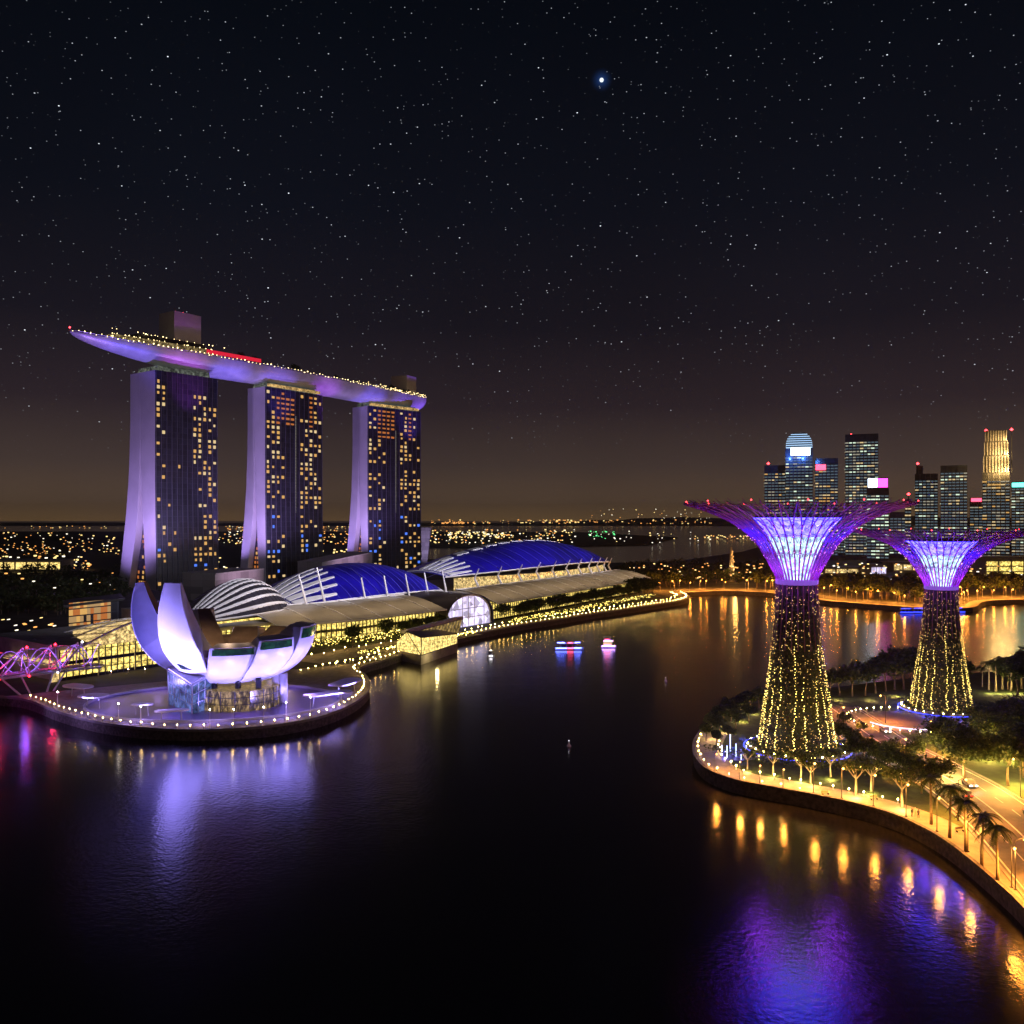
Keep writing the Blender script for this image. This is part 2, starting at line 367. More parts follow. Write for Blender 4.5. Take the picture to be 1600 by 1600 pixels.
# lit windows -----------------------------------------------------
WMESH = {}
def wmesh(key):
    if key not in WMESH:
        q = MB(); q.box((0, 0, 0), (1, .3, 1)); me = bpy.data.meshes.new('window'); me.from_pydata(q.v, [], q.f); me.materials.append(M[key]); WMESH[key] = me
    return WMESH[key]
def windows(parent, items, name='window', limit=100):
    """items: (world centre, rz, w, h, material); the first ones are parts of their own, the rest of a big facade is one mass"""
    org = ORG[parent.name]
    for c, rz, w, h, k in items[:limit]:
        o = bpy.data.objects.new(name, wmesh(k)); COL.objects.link(o); o.parent = parent
        o.location = c-org; o.rotation_euler = (0, 0, rz); o.scale = (w, 1, h)
    rest = items[limit:]
    if rest:
        keys = sorted({r[4] for r in rest}); q = MB()
        for c, rz, w, h, k in rest: q.box(c, (w, .3, h), rz, keys.index(k))
        o = q.build(name+'_mass', [M[k] for k in keys], parent); o['kind'] = 'stuff'

# ================================================================== SETTING
# water
q = MB(); q.quad((-30000, -2000, 0), (30000, -2000, 0), (30000, 40000, 0), (-30000, 40000, 0))
tag(q.build('water', M['water']), kind='structure')
q = MB(); q.quad((-30000, -2000, -6), (30000, -2000, -6), (30000, 40000, -6), (-30000, 40000, -6)); tag(q.build('seabed', M['land']), kind='structure')

LZ = 3.0
left_edge_px = [(-420, 1088), (-150, 1096), (0, 1103), (45, 1109), (90, 1127), (150, 1144), (220, 1154), (300, 1158), (380, 1155), (450, 1147), (510, 1133), (555, 1112),
                (577, 1090), (573, 1070), (560, 1058), (577, 1050), (600, 1043), (625, 1034), (660, 1022), (715, 1006), (760, 996), (810, 986), (860, 978), (920, 968), (980, 959), (1030, 951), (1066, 945), (1077, 938), (1066, 932)]
left_edge = catmull([gp(*p) for p in left_edge_px], 5)
far_edge_px = [(1066, 932), (1130, 929), (1200, 932), (1260, 940), (1300, 946), (1390, 953), (1450, 957), (1520, 956), (1540, 946), (1600, 943), (1720, 942), (2300, 940)]
far_edge = catmull([gp(*p) for p in far_edge_px], 4)
poly = [(p.x, p.y) for p in left_edge]+[(p.x, p.y) for p in far_edge[1:]]
poly += [(3200, 900), (3200, 2600), (800, 2600), (430, 1650), (230, 1250), (40, 1180), (-260, 1450), (-420, 2400), (-900, 2900), (-3500, 2900), (-3500, 240)]
q = MB(); q.prism(poly, -3, LZ, 0, 1); tag(q.build('ground', [M['land'], M['stone']]), kind='structure')
def strip(name, P, w0, w1, z, m, th=.03):
    A = inset(P, w0); B = inset(P, w1); q = MB()
    for i in range(len(P)-1):
        q.slab((A[i].x, A[i].y, z), (A[i+1].x, A[i+1].y, z), (B[i+1].x, B[i+1].y, z), (B[i].x, B[i].y, z), th)
    return tag(q.build(name, m), kind='structure')
def ribbon(q, P, w0, w1, z, mi=0):
    A = inset(P, w0); B = inset(P, w1); n = len(P)
    q.add([(a.x, a.y, z) for a in A]+[(b.x, b.y, z) for b in B], [(i, i+1, n+i+1, n+i) for i in range(n-1)], mi)
# left quay: coping and promenade paving
def wall(name, P, w0, w1, z0, z1, m, mi=None):
    A = inset(P, w0); B = inset(P, w1); q = MB(); n = len(P)
    vs = [(p.x, p.y, z) for P_, z in ((A, z0), (A, z1), (B, z1), (B, z0)) for p in P_]
    q.add(vs, [(a*n+i, a*n+i+1, ((a+1) % 4)*n+i+1, ((a+1) % 4)*n+i) for a in range(4) for i in range(n-1)])
    return tag(q.build(name, m), kind='structure')
wall('kerb', left_edge, -.25, .55, 2.6, 3.35, M['concrete'])
q = MB(); ribbon(q, left_edge[80:], .6, 9, LZ+.02); tag(q.build('promenade', M['pave']), kind='structure')

# right park
right_edge_px = [(1095, 1158), (1084, 1178), (1086, 1200), (1105, 1222), (1150, 1240), (1220, 1254), (1290, 1268), (1350, 1282), (1400, 1298), (1440, 1317), (1480, 1342), (1520, 1374), (1560, 1410), (1600, 1450), (1690, 1560), (1850, 1800)]
right_edge = catmull([gp(*p) for p in right_edge_px], 6)
back_px = [(1900, 1052), (1700, 1058), (1600, 1060), (1540, 1062), (1460, 1068), (1390, 1076), (1320, 1085), (1280, 1090), (1220, 1098), (1160, 1112), (1120, 1132), (1095, 1158)]
back_edge = [gp(*p) for p in back_px]
poly = [(p.x, p.y) for p in right_edge]+[(150, 50), (600, 50), (600, 340)]+[(p.x, p.y) for p in back_edge[:-1]]
q = MB(); q.prism(poly, -3, LZ, 0, 1); tag(q.build('park_ground', [M['lawn'], M['stone']]), kind='structure')
wall('kerb', right_edge, -.25, .5, 2.55, 3.3, M['stone'])
q = MB(); ribbon(q, right_edge, .55, 7.5, LZ+.02); tag(q.build('promenade', M['pave']), kind='structure')
road_c = catmull([gp(1296, 1104, LZ), gp(1330, 1128, LZ), gp(1375, 1160, LZ), gp(1430, 1190, LZ), gp(1500, 1228, LZ), gp(1575, 1285, LZ), gp(1655, 1365, LZ), gp(1800, 1520, LZ)], 6)
q = MB(); ribbon(q, road_c, -8.5, 8.5, LZ+.024); tag(q.build('road', M['asphalt']), kind='structure')
for s in (-1, 1): wall('kerb', road_c, s*8.5, s*9.0, 2.9, 3.17, M['concrete'])
q = MB()
for a in (-7.9, -.15, 7.6): ribbon(q, road_c, a, a+.3, LZ+.03)
for a in (-4, 3.8):
    for i in range(0, len(road_c)-1, 2): ribbon(q, road_c[i:i+2], a, a+.2, LZ+.03)
tag(q.build('road_markings', M['line']), kind='structure')
# round plaza beside the second tower tree
T1 = Vector((73.2, 228, LZ)); T2 = Vector((133.5, 276, LZ))
pc = gp(1425, 1128, LZ)
q = MB(); n_ = 48; q.add([(pc.x+17*math.cos(2*PI*k/n_), pc.y+15*math.sin(2*PI*k/n_), LZ+.015) for k in range(n_)], [tuple(range(n_))]); tag(q.build('plaza', mat('plaza paving', (.13, .11, .11), .7)), kind='structure')

# ================================================================== TREES
def crown_mb(rad, hgt, cz, clumps, per, leaf, rnd, flat=.8):
    q = MB()
    for k in range(clumps):
        a = rnd.uniform(0, 2*PI); u = rnd.uniform(-1, 1); rr = rnd.uniform(.35, .92)
        c = Vector((rad*rr*math.sqrt(1-u*u)*math.cos(a), rad*rr*math.sqrt(1-u*u)*math.sin(a), cz+hgt*rr*u))
        cr_ = rnd.uniform(.2, .42)*rad
        for j in range(per):
            d = Vector((rnd.gauss(0, 1), rnd.gauss(0, 1), rnd.gauss(0, flat))).normalized()*cr_*rnd.uniform(.6, 1.08)
            q.leaf(c+d, leaf*rnd.uniform(.6, 1.3), rnd, 0 if rnd.random() < .65 else 1)
    return q
def make_tree(seed, h, rad, label, leaf=.5, bark='bark', clumps=26, per=44):
    rnd = random.Random(seed); o = thing('tree', label, 'tree')
    q = MB(); top = h-rad*.9; top = max(top, h*.35)
    trunk = [Vector((rnd.uniform(-.2, .2)*i, rnd.uniform(-.2, .2)*i, top*i/3)) for i in range(4)]
    q.tube(trunk, [h*.028, h*.022, h*.02, h*.016], 7)
    for k in range(6):
        a = k*PI/3+rnd.uniform(-.4, .4); s = trunk[-1]*rnd.uniform(.7, 1)
        e = Vector((math.cos(a)*rad*.6, math.sin(a)*rad*.6, top+(h-top)*rnd.uniform(.25, .75)))
        q.tube([s, s.lerp(e, .5)+Vector((0, 0, -.3)), e], [h*.012, h*.009, h*.004], 5)
    q.build('trunk', M[bark], o, True)
    crown_mb(rad, (h-top)*.62, top+(h-top)*.42, clumps, per, leaf, rnd).build('crown', [M['leaf'], M['leaf2']], o)
    return o
def make_palm(seed, h, label, lit=False):
    rnd = random.Random(seed); o = thing('palm_tree', label, 'palm tree')
    bend = Vector((rnd.uniform(-.5, .5), rnd.uniform(-.5, .5), 0)); q = MB()
    P = [Vector((0, 0, h*i/6))+bend*(i/6)**2 for i in range(7)]
    q.tube(P, [.32, .27, .24, .22, .2, .19, .2], 8); q.build('trunk', M['palebark' if lit else 'bark'], o, True)
    q = MB(); top = P[-1]
    for k in range(18):
        a = k*2*PI/18+rnd.uniform(-.15, .15); el = rnd.uniform(-.1, 1.1); ln = rnd.uniform(2.4, 3.3)
        d = Vector((math.cos(a), math.sin(a), 0)); pr = None; side = Vector((-d.y, d.x, 0))
        pts = [top+d*(ln*t*math.cos(el*(1-t*.5)))+Vector((0, 0, ln*(t*math.sin(el)-.75*t*t))) for t in [i/7 for i in range(8)]]
        q.tube(pts, [.05]*7+[.015], 4, 0)
        for i in range(1, 8):
            for s in (-1, 1):
                for f in (0, .5):
                    p = pts[i-1].lerp(pts[i], f+.2); w = .95*(1-abs(i/8-.4))
                    e = p+side*s*w*.8+(pts[i]-pts[i-1])*.9+Vector((0, 0, -.35*w))
                    q.quad(p, p+(pts[i]-pts[i-1])*.45, e, e-(pts[i]-pts[i-1])*.1, 1 if rnd.random() < .4 else 0)
    q.build('crown', [M['leaf'], M['leaf2']], o)
    return o
def make_frangipani(seed, h, label):
    rnd = random.Random(seed); o = thing('branching_tree', label, 'tree'); q = MB(); cq = MB()
    q.tube([(0, 0, 0), (.1, .05, h*.3), (.05, 0, h*.5)], [.26, .2, .17], 7)
    for k in range(5):
        a = k*2*PI/5+rnd.uniform(-.3, .3); s = Vector((.05, 0, h*.48)); m_ = s+Vector((math.cos(a)*h*.16, math.sin(a)*h*.16, h*.17))
        q.tube([s, m_], [.14, .1], 5)
        for f in (-.5, .45):
            e = m_+Vector((math.cos(a+f)*h*.17, math.sin(a+f)*h*.17, h*rnd.uniform(.16, .28))); q.tube([m_, e], [.09, .05], 5)
            for j in range(80): cq.leaf(e+Vector((rnd.gauss(0, .62), rnd.gauss(0, .62), rnd.gauss(.2, .36))), .27*rnd.uniform(.6, 1.3), rnd, j % 2)
    q.build('trunk', M['palebark'], o, True); cq.build('crown', [M['leaf'], M['leaf2']], o); return o

# ================================================================== LAMPS
def make_lamp(h, r, mkey, label, name='bollard_lamp', cat='lamp', post='steel', arm=0.0, watts=0, col=(1, .45, .1), down=0):
    q = MB(); q.tube([(0, 0, 0), (0, 0, h)], [.1, .07], 6); q.box((0, 0, .08), (.4, .4, .16))
    if arm: q.tube([(0, 0, h-.1), (arm*.6, 0, h+.35), (arm, 0, h+.3)], [.07, .06, .06], 5)
    else: q.lathe([(.07, h-.1), (.2, h-.02), (.1, h)], 8)
    o = q.build(name, M[post], None, loc=(0, 0, 0)); tag(o, label, cat)
    b_ = MB(); b_.octa((arm, 0, h+r*.8 if not arm else h+.1), r); b_.build('lamp_head', M[mkey], o)
    if watts:
        lo = lamp('POINT', 'bulb', (arm, 0, h-.3-r), watts*(1-down), col, size=.3); lo.parent = o
        if down: lo = lamp('SPOT', 'downlight', (arm, 0, h-.3-r), watts*down, col, (arm, 0, 0), 140, .7, .3); lo.parent = o
    return o

# ================================================================== FAR DISTANCE
q = MB()
prof = [(-9000, 30), (-5200, 34), (-3500, 24), (-2200, 30), (-1200, 24), (-400, 28), (500, 40), (1300, 75), (2100, 120), (3000, 90), (5000, 130), (9000, 60)]
for (xa, za), (xb, zb) in zip(prof, prof[1:]):
    for i in range(6):
        x0 = lerp(xa, xb, i/6); x1 = lerp(xa, xb, (i+1)/6); h0 = lerp(za, zb, i/6)*(.8+.3*noise.noise((x0/300, 0, 0))); h1 = lerp(za, zb, (i+1)/6)*(.8+.3*noise.noise((x1/300, 0, 0)))
        q.hexa([(x0, 9000, -3), (x1, 9000, -3), (x1, 12000, -3), (x0, 12000, -3)], [(x0, 9000, h0*.4), (x1, 9000, h1*.4), (x1, 11500, h1), (x0, 11500, h0)])
tag(q.build('hills', M['land']), kind='structure')
q = MB(); q.prism([(-4500, 2700), (-1500, 2650), (-420, 2100), (-60, 1900), (330, 2150), (560, 3000), (300, 4300), (-4500, 4600)], -3, 3, 0); tag(q.build('land', M['land']), kind='structure')
fl = {k: MB() for k in ('far_o', 'far_y', 'far_w', 'far_g')}
def fardot(k, px, py, d, s): fl[k].box(at(px, py, d), (s*d/FP*1.2, 2, s*d/FP*.75))
def scatter(n, px0, px1, py0, py1, ks, s0=.7, s1=2.0, d=None):
    for i in range(n):
        py = R.uniform(py0, py1); px = R.uniform(px0, px1)
        dd = d or min(8900, (CH-8)*FP/max(py-HY, 8.2))
        fardot(R.choice(ks), px, py, dd, R.uniform(s0, s1))
scatter(90, 670, 1120, 812, 818, ['far_o', 'far_o', 'far_y'], .8, 2.0, 8800)
scatter(45, 920, 1110, 795, 812, ['far_o', 'far_y', 'far_w'], .6, 1.5, 9600)
scatter(40, 690, 740, 815, 818, ['far_o'], 1, 2, 8800)
scatter(30, 820, 915, 812, 817, ['far_o', 'far_y'], 1, 2.6, 8800)
scatter(170, 672, 900, 827, 850, ['far_y', 'far_y', 'far_o', 'far_w'], .7, 2.3)
scatter(60, 700, 790, 831, 840, ['far_y', 'far_w'], 1, 2.4)
scatter(26, 920, 962, 830, 842, ['far_g', 'far_g', 'far_w'], .8, 2.2)
scatter(22, 960, 1110, 830, 848, ['far_w', 'far_y'], .8, 1.8)
scatter(60, 1085, 1190, 836, 842, ['far_y', 'far_o'], .8, 1.6)
scatter(62, 0, 190, 832, 862, ['far_y', 'far_o', 'far_w'], .7, 1.9)
scatter(55, -20, 240, 822, 829, ['far_y', 'far_o'], .7, 1.7, 6500)
scatter(120, 0, 185, 846, 880, ['far_o', 'far_y', 'far_o'], .5, 1.5, 1500)
scatter(110, -10, 145, 868, 893, ['far_y', 'far_o', 'far_y', 'far_w'], 1, 3.2, 1050)
scatter(70, 335, 395, 822, 850, ['far_y', 'far_w', 'far_o'], .7, 1.8); scatter(55, 500, 548, 822, 850, ['far_y', 'far_o', 'far_o'], .7, 2)
scatter(12, 335, 400, 868, 900, ['far_w', 'far_y'], .8, 2.6, 900); scatter(12, 500, 545, 858, 864, ['far_y'], 1.3, 2.6, 1150)
scatter(24, 0, 180, 895, 955, ['far_y', 'far_o', 'far_w'], 1, 2.4, 700)
scatter(46, 0, 105, 962, 1018, ['far_y', 'far_o', 'far_w'], 1, 2.2, 430)
scatter(80, 980, 1200, 880, 905, ['far_y', 'far_o', 'far_o'], .8, 2.2, 830)
scatter(110, 1280, 1600, 880, 915, ['far_y', 'far_o', 'far_y', 'far_w'], .8, 2.2, 860)
for k, nm in (('far_o', 'orange'), ('far_y', 'yellow'), ('far_w', 'white'), ('far_g', 'green')):
    tag(fl[k].build('distant_lights', M[k]), {'orange': 'scattered orange lights of the far shore along the horizon', 'yellow': 'scattered yellow lights of the harbour and town far away',
        'white': 'scattered white lights among the yellow harbour lights', 'green': 'green lights of a ship far out beyond the blue roof'}[nm], 'distant lights', kind='stuff')
# wood at far left and behind the far shore
def wood(name, label, pts, leaf=1.1):
    q = MB(); rnd = random.Random(5)
    for (x, y, h, r) in pts:
        for j in range(70):
            d = Vector((rnd.gauss(0, 1), rnd.gauss(0, 1), rnd.gauss(0, 1))).normalized()
            q.leaf((x+d.x*r*rnd.uniform(.4, 1), y+d.y*r*rnd.uniform(.4, 1), LZ+h*.6+d.z*h*.42*rnd.uniform(.5, 1)), leaf*rnd.uniform(.7, 1.5), rnd, rnd.choice((0, 0, 1)))
        q.tube([(x, y, LZ), (x, y, LZ+h*.6)], [.4, .25], 4, 2)
    tag(q.build(name, [M['leaf'], M['leaf2'], M['bark']]), label, 'wood', kind='stuff')
pts = []
for i in range(150):
    py = R.uniform(893, 962); px = R.uniform(-60, 200) if py < 945 else R.uniform(-60, 105); p = gp(px, py, LZ); pts.append((p.x, p.y, R.uniform(8, 14), R.uniform(4, 8)))
wood('woods', 'dark wood of the park behind the footbridge', pts, 1.3)
pts = []
for i in range(150):
    p = gp(R.uniform(965, 1210), R.uniform(888, 914), LZ); pts.append((p.x, p.y, R.uniform(8, 15), R.uniform(4, 8)))
wood('woods', 'dark trees of the headland behind the lit shore road', pts, 1.3)

# ================================================================== HOTEL
ZT = 187.0
prof_bo = [(3, 58), (24, 53), (45, 49), (66, 45), (94, 41), (121, 39), (149, 38), (187, 38)]
prof_bi = [(3, 41), (24, 36), (45, 30.5), (66, 27), (94, 24.4), (121, 23.2), (149, 22.6), (187, 24)]
prof_fi = [(3, 13.5), (24, 15), (45, 16.5), (66, 18.5), (94, 20.5), (121, 21.8), (149, 22.3), (187, 23.8)]
prof_fo = [(3, -2), (24, -1.5), (45, -1), (66, -.5), (94, 0), (187, 0)]
hotel_specs = [((242, 578), (338, 592), 'hotel tower with two leaning legs, leftmost of the three under the boat-shaped deck', 1),
               ((414, 604), (502, 618), 'middle hotel tower of the three under the boat-shaped deck', 2),
               ((574, 634), (656, 644), 'hotel tower at the right end of the boat-shaped deck, nearest the blue roofs', 3)]
TOW = []
zs = [3, 24, 45, 66, 94, 121, 149, 187]
PROFS = (prof_bo, prof_bi, prof_fi, prof_fo)
for (a, b_, label, idx) in hotel_specs:
    vf = (1, .64, .68)[idx-1]; prof_bo, prof_bi, prof_fi, prof_fo = [[(z_, v_*vf) for z_, v_ in p_] for p_ in PROFS]
    dh = ZT-CH
    d0 = dh*FP/(HY-a[1]); d1 = dh*FP/(HY-b_[1])
    A = Vector(((a[0]-800)/FP*d0, d0, 0)); B = Vector(((b_[0]-800)/FP*d1, d1, 0))
    U = (B-A); wid = U.length; U.normalize(); V = Vector((-U.y, U.x, 0))
    TOW.append((A, U, V, wid))
    o = thing('hotel_tower', label, 'tower', A+Vector((0, 0, LZ)))
    def sec(z, v0, v1, u0, u1): return [A+U*u0+V*v0+Vector((0, 0, z)), A+U*u1+V*v0+Vector((0, 0, z)), A+U*u1+V*v1+Vector((0, 0, z)), A+U*u0+V*v1+Vector((0, 0, z))]
    for nm, po, pi_ in (('front_leg', prof_fo, prof_fi), ('rear_leg', prof_bi, prof_bo)):
        q = MB(); S = [sec(z, interp(z, po), interp(z, pi_), 0, wid) for z in zs]
        for s0, s1 in zip(S, S[1:]):
            i0 = len(q.v); q.add(s0+s1, [(0, 1, 5, 4), (1, 2, 6, 5), (2, 3, 7, 6), (3, 0, 4, 7)])
        q.add(S[-1], [(0, 1, 2, 3)]); q.build(nm, M['slab'], o)
    # glass facade over the front leg, 0.8 m proud
    q = MB(); n = 16
    for i in range(n):
        za = 3+(ZT-3)*i/n; zb = 3+(ZT-3)*(i+1)/n
        va, vb = interp(za, prof_fo), interp(zb, prof_fo)
        q.hexa([A+U*.2+V*(va-.02)+Vector((0, 0, za)), A+U*.2+V*(va-.9)+Vector((0, 0, za)), A+U*(wid+.1)+V*(va-.9)+Vector((0, 0, za)), A+U*(wid+.1)+V*(va-.02)+Vector((0, 0, za))],
               [A+U*.2+V*(vb-.02)+Vector((0, 0, zb)), A+U*.2+V*(vb-.9)+Vector((0, 0, zb)), A+U*(wid+.1)+V*(vb-.9)+Vector((0, 0, zb)), A+U*(wid+.1)+V*(vb-.02)+Vector((0, 0, zb))])
    q.build('glass_facade', M['glass'], o)
    for k in range(13):
        q = MB()
        for i in range(n):
            za = 3+(ZT-3)*i/n; zb = 3+(ZT-3)*(i+1)/n; f = .2+(wid-.4)*k/12
            va, vb = interp(za, prof_fo)-.9, interp(zb, prof_fo)-.9
            q.hexa([A+U*f+V*va+Vector((0, 0, za)), A+U*f+V*(va-.6)+Vector((0, 0, za)), A+U*(f+.35)+V*(va-.6)+Vector((0, 0, za)), A+U*(f+.35)+V*va+Vector((0, 0, za))], [A+U*f+V*vb+Vector((0, 0, zb)), A+U*f+V*(vb-.6)+Vector((0, 0, zb)), A+U*(f+.35)+V*(vb-.6)+Vector((0, 0, zb)), A+U*(f+.35)+V*vb+Vector((0, 0, zb))])
        q.build('fin', M['finsteel'], o)
    # crown: recessed glass neck between the tower and the deck
    q = MB(); q.hexa(sec(ZT+.02, 3*vf, 34*vf, 4, wid-4), sec(ZT+5, 4*vf, 33*vf, 5, wid-5)); q.build('neck', M['neckglass'], o)
    # atrium between the legs
    q = MB(); q.hexa([A+U*6+V*13.6*vf+Vector((0, 0, 3)), A+U*(wid-3)+V*13.6*vf+Vector((0, 0, 3)), A+U*(wid-3)+V*40.8*vf+Vector((0, 0, 3)), A+U*6+V*40.8*vf+Vector((0, 0, 3))],
                    [A+U*6+V*20.6*vf+Vector((0, 0, 94)), A+U*(wid-3)+V*20.6*vf+Vector((0, 0, 94)), A+U*(wid-3)+V*24.2*vf+Vector((0, 0, 94)), A+U*6+V*24.2*vf+Vector((0, 0, 94))])
    q.build('atrium', M['glass'], o)
    rz = math.atan2(U.y, U.x); rzs = math.atan2(V.y, V.x)
    its = []
    for zi in range(19):
        z = 8+zi*4.4; v0 = interp(z, prof_fi)+1; v1 = interp(z, prof_bi)-1; k = max(1, int((v1-v0)/3.4))
        for j in range(k):
            if R.random() < (.35 if idx == 1 else .85): its.append((A+U*5.9+V*lerp(v0, v1, (j+.5)/k)+Vector((0, 0, z)), rzs, min(2.2, (v1-v0)/k*.7), 2.6, R.choice(['win_orange', 'win_warm', 'win_orange'])))
    windows(o, its, 'atrium_window')
    its = []; nc = 12; cw = wid/nc; rows = 38; rh = (ZT-8)/rows
    for r in range(rows):
        for c in range(nc):
            fz = r/rows; z = 6+rh*(r+.5)
            if idx == 1: p = [.5, .3, .08, .04, .05, .02, .03, .45, .5, .5, .45, .4][c] if fz < .9 else (.5 if c < 2 else 0)
            else: p = [.55, .45, .5, .1, 0, 0, .02, .5, .5, .45, .5, .45][c]
            if idx == 1 and .62 < fz < .8 and c in (2, 3, 4, 5): p = .01
            if fz < .32: p *= .9
            elif .3 < fz < .36: p = 0
            w, h = cw*.52, rh*.6; k = R.choice(['win_warm', 'win_warm', 'win_pale'])
            if idx > 1 and fz > .79:
                if c == 6: continue
                if c in (2, 3, 4, 5, 9): p = .95; k = 'win_orange'; w = cw*.7; h = rh*.45
                else: p = .35
            if fz < .33 and R.random() < (.3 if idx > 1 else .1): k = 'win_blue'
            if R.random() < p:
                its.append((A+U*(cw*(c+.5+R.uniform(-.06, .06)))+V*(interp(z, prof_fo)-.98)+Vector((0, 0, z)), rz, w*R.choice([1, 1, .7]), h*R.choice([1, 1, .75]), k))
    R.shuffle(its); windows(o, its)
    if idx > 1:
        q = MB()
        for i in range(70): q.box(A+U*(cw*6.2)+V*(-1)+Vector((0, 0, 62+i*1.45)), (.5, .4, .7), rz)
        q.build('light_strip', M['win_dim'], o)
        q = MB(); q.box(A+U*wid*.5+V*(-.6)+Vector((0, 0, ZT+2.2)), (wid*.92, 1.5, 2.6), rz); q.build('top_floor_window', M['topfloor'], o)
# boat-shaped deck
TC = [A+U*(w_*.5)+V*17 for A, U, V, w_ in TOW]
cl = catmull([Vector((-346, 694, 0)), TC[0]+Vector((0, 0, 0)), TC[1], TC[2], Vector((-116, 1072, 0))], 14)
NS = len(cl)
def frame(i):
    t = (cl[min(i+1, NS-1)]-cl[max(i-1, 0)]).normalized(); return cl[i], t, Vector((t.y, -t.x, 0))     # side points at the bay
def hw(s): return 19*min(1, (max(s, 0)/.26)+.004)**.62*min(1, (max(1-s, 0)/.045))**.4+.25
def rimz(s): return 206.5+3.0*max(0, 1-s/.22)**1.6
def dep(s): return 15.0*min(1, (max(s, 0)/.3))**.72*min(1, max(1-s, .0)/.06)**.6+.5
park = thing('rooftop_deck', 'long boat-shaped deck lit violet, lying across the three hotel towers', 'rooftop deck', TC[1]+Vector((0, 0, 192)))
q = MB(); K = 14; vs = []
for i in range(NS):
    s = i/(NS-1); c, t_, sd = frame(i)
    for k in range(K+1):
        a = PI*k/K; x = math.cos(a); y = math.sin(a)**.8
        vs.append(c+sd*hw(s)*x+Vector((0, 0, rimz(s)-dep(s)*y)))
q.add(vs, [(i*(K+1)+k, i*(K+1)+k+1, (i+1)*(K+1)+k+1, (i+1)*(K+1)+k) for i in range(NS-1) for k in range(K)]); q.build('hull', M['hull'], park, True)
q = MB(); vs = []
for i in range(NS):
    s = i/(NS-1); c, t_, sd = frame(i)
    for x in (-1, 1): vs.append(c+sd*(hw(s)-.05)*x+Vector((0, 0, rimz(s)-.4)))
q.add(vs, [(2*i, 2*i+2, 2*i+3, 2*i+1) for i in range(NS-1)]); q.build('deck_floor', M['concrete'], park)
for side in (1, -1):
    q = MB(); q.tube([frame(i)[0]+frame(i)[2]*hw(i/(NS-1))*side+Vector((0, 0, rimz(i/(NS-1))+.9)) for i in range(NS)], .3, 5); q.build('railing', M['steel'], park)
# upper terrace on the wide bow
def band(i0, i1, zf, inset_, h, name, m, roof=M['dark']):
    q = MB(); bot = []; top = []
    P1 = [frame(i)[0]+frame(i)[2]*(hw(i/(NS-1))-inset_) for i in range(i0, i1+1)]; P2 = [frame(i)[0]-frame(i)[2]*(hw(i/(NS-1))-inset_) for i in range(i0, i1+1)]
    ring = P1+P2[::-1]; n = len(ring)
    vs = [Vector((p.x, p.y, zf)) for p in ring]+[Vector((p.x, p.y, zf+h)) for p in ring]
    q.add(vs, [(i, (i+1) % n, n+(i+1) % n, n+i) for i in range(n)], 0); q.add(vs, [tuple(range(n, 2*n))], 1)
    return q.build(name, [m, roof], park)
M['terrace'] = litglass('terrace glass', (1, .72, .3), .5, nscale=.5, contrast=(.45, .75))
band(6, 19, 206.3, 6, 6.5, 'terrace', M['terrace']); band(9, 17, 212.9, 9, 4.0, 'pavilion', M['dark'])
band(46, 54, 206.1, 4, 4, 'terrace', M['terrace'])
q = MB()
for i in range(17, 24):
    for j in range(5):
        c, t_, sd = frame(i); q.box(c.lerp(frame(i+1)[0], j/5)+sd*(hw(.3)-5)+Vector((0, 0, 211)), (2.6, .5, 3.4), math.atan2(t_.y, t_.x))
q.build('red_screen', emit('red led wall', (1, .02, .06), .65, sample=False), park)
c, t_, sd = frame(15); rzb = math.atan2(t_.y, t_.x)
q = MB(); q.box(c-sd*4+Vector((0, 0, 229)), (27, 22, 27), rzb); q.build('lift_core', M['slab'], park)
c, t_, sd = frame(49); q = MB(); q.box(c-sd*3+Vector((0, 0, 219)), (20, 22, 25), math.atan2(t_.y, t_.x)); q.build('lift_core', M['slab'], park)
# deck lights: each a small lamp of the deck (first hundred), the rest as one mass
rim = [frame(i)[0]+frame(i)[2]*(hw(i/(NS-1))-.6)+Vector((0, 0, rimz(i/(NS-1))+.7)) for i in range(NS)]
q0 = MB(); q0.octa((0, 0, 0), .62); lm = bpy.data.meshes.new('deck_light'); lm.from_pydata(q0.v, [], q0.f); lm.materials.append(M['deckbulb'])
dl = resample(rim, 4.3, 2); R.shuffle(dl)
for p in dl[:100]:
    o = bpy.data.objects.new('deck_light', lm); COL.objects.link(o); o.parent = park; o.location = p+Vector((0, 0, R.uniform(-.2, 1.4)))-ORG[park.name]
    s_ = R.uniform(.6, 1.3); o.scale = (s_, s_, s_)
q = MB()
for i in range(6, 20):
    for j in range(7):
        c, t_, sd = frame(i); q.octa(c+sd*(hw(i/(NS-1))-5.5)*R.uniform(.6, 1)+t_*R.uniform(-4, 4)+Vector((0, 0, R.choice([208, 211, 213.4, 217.3]))), R.uniform(.3, .6))
for i in range(36, 56):
    for j in range(6):
        c, t_, sd = frame(i); q.octa(c+sd*(hw(i/(NS-1))-2)*R.uniform(.5, 1)+t_*R.uniform(-4, 4)+Vector((0, 0, R.uniform(207.5, 211.5))), R.uniform(.3, .55))
q.build('deck_lights', M['deckbulb'], park)['kind'] = 'stuff'
for i in (0, 14, 15, 55):
    q = MB(); q.octa(frame(i)[0]+Vector((0, 0, {0: 212.5, 14: 243.6, 15: 243.8, 55: 213}[i])), .9); q.build('beacon', M['red'], park)
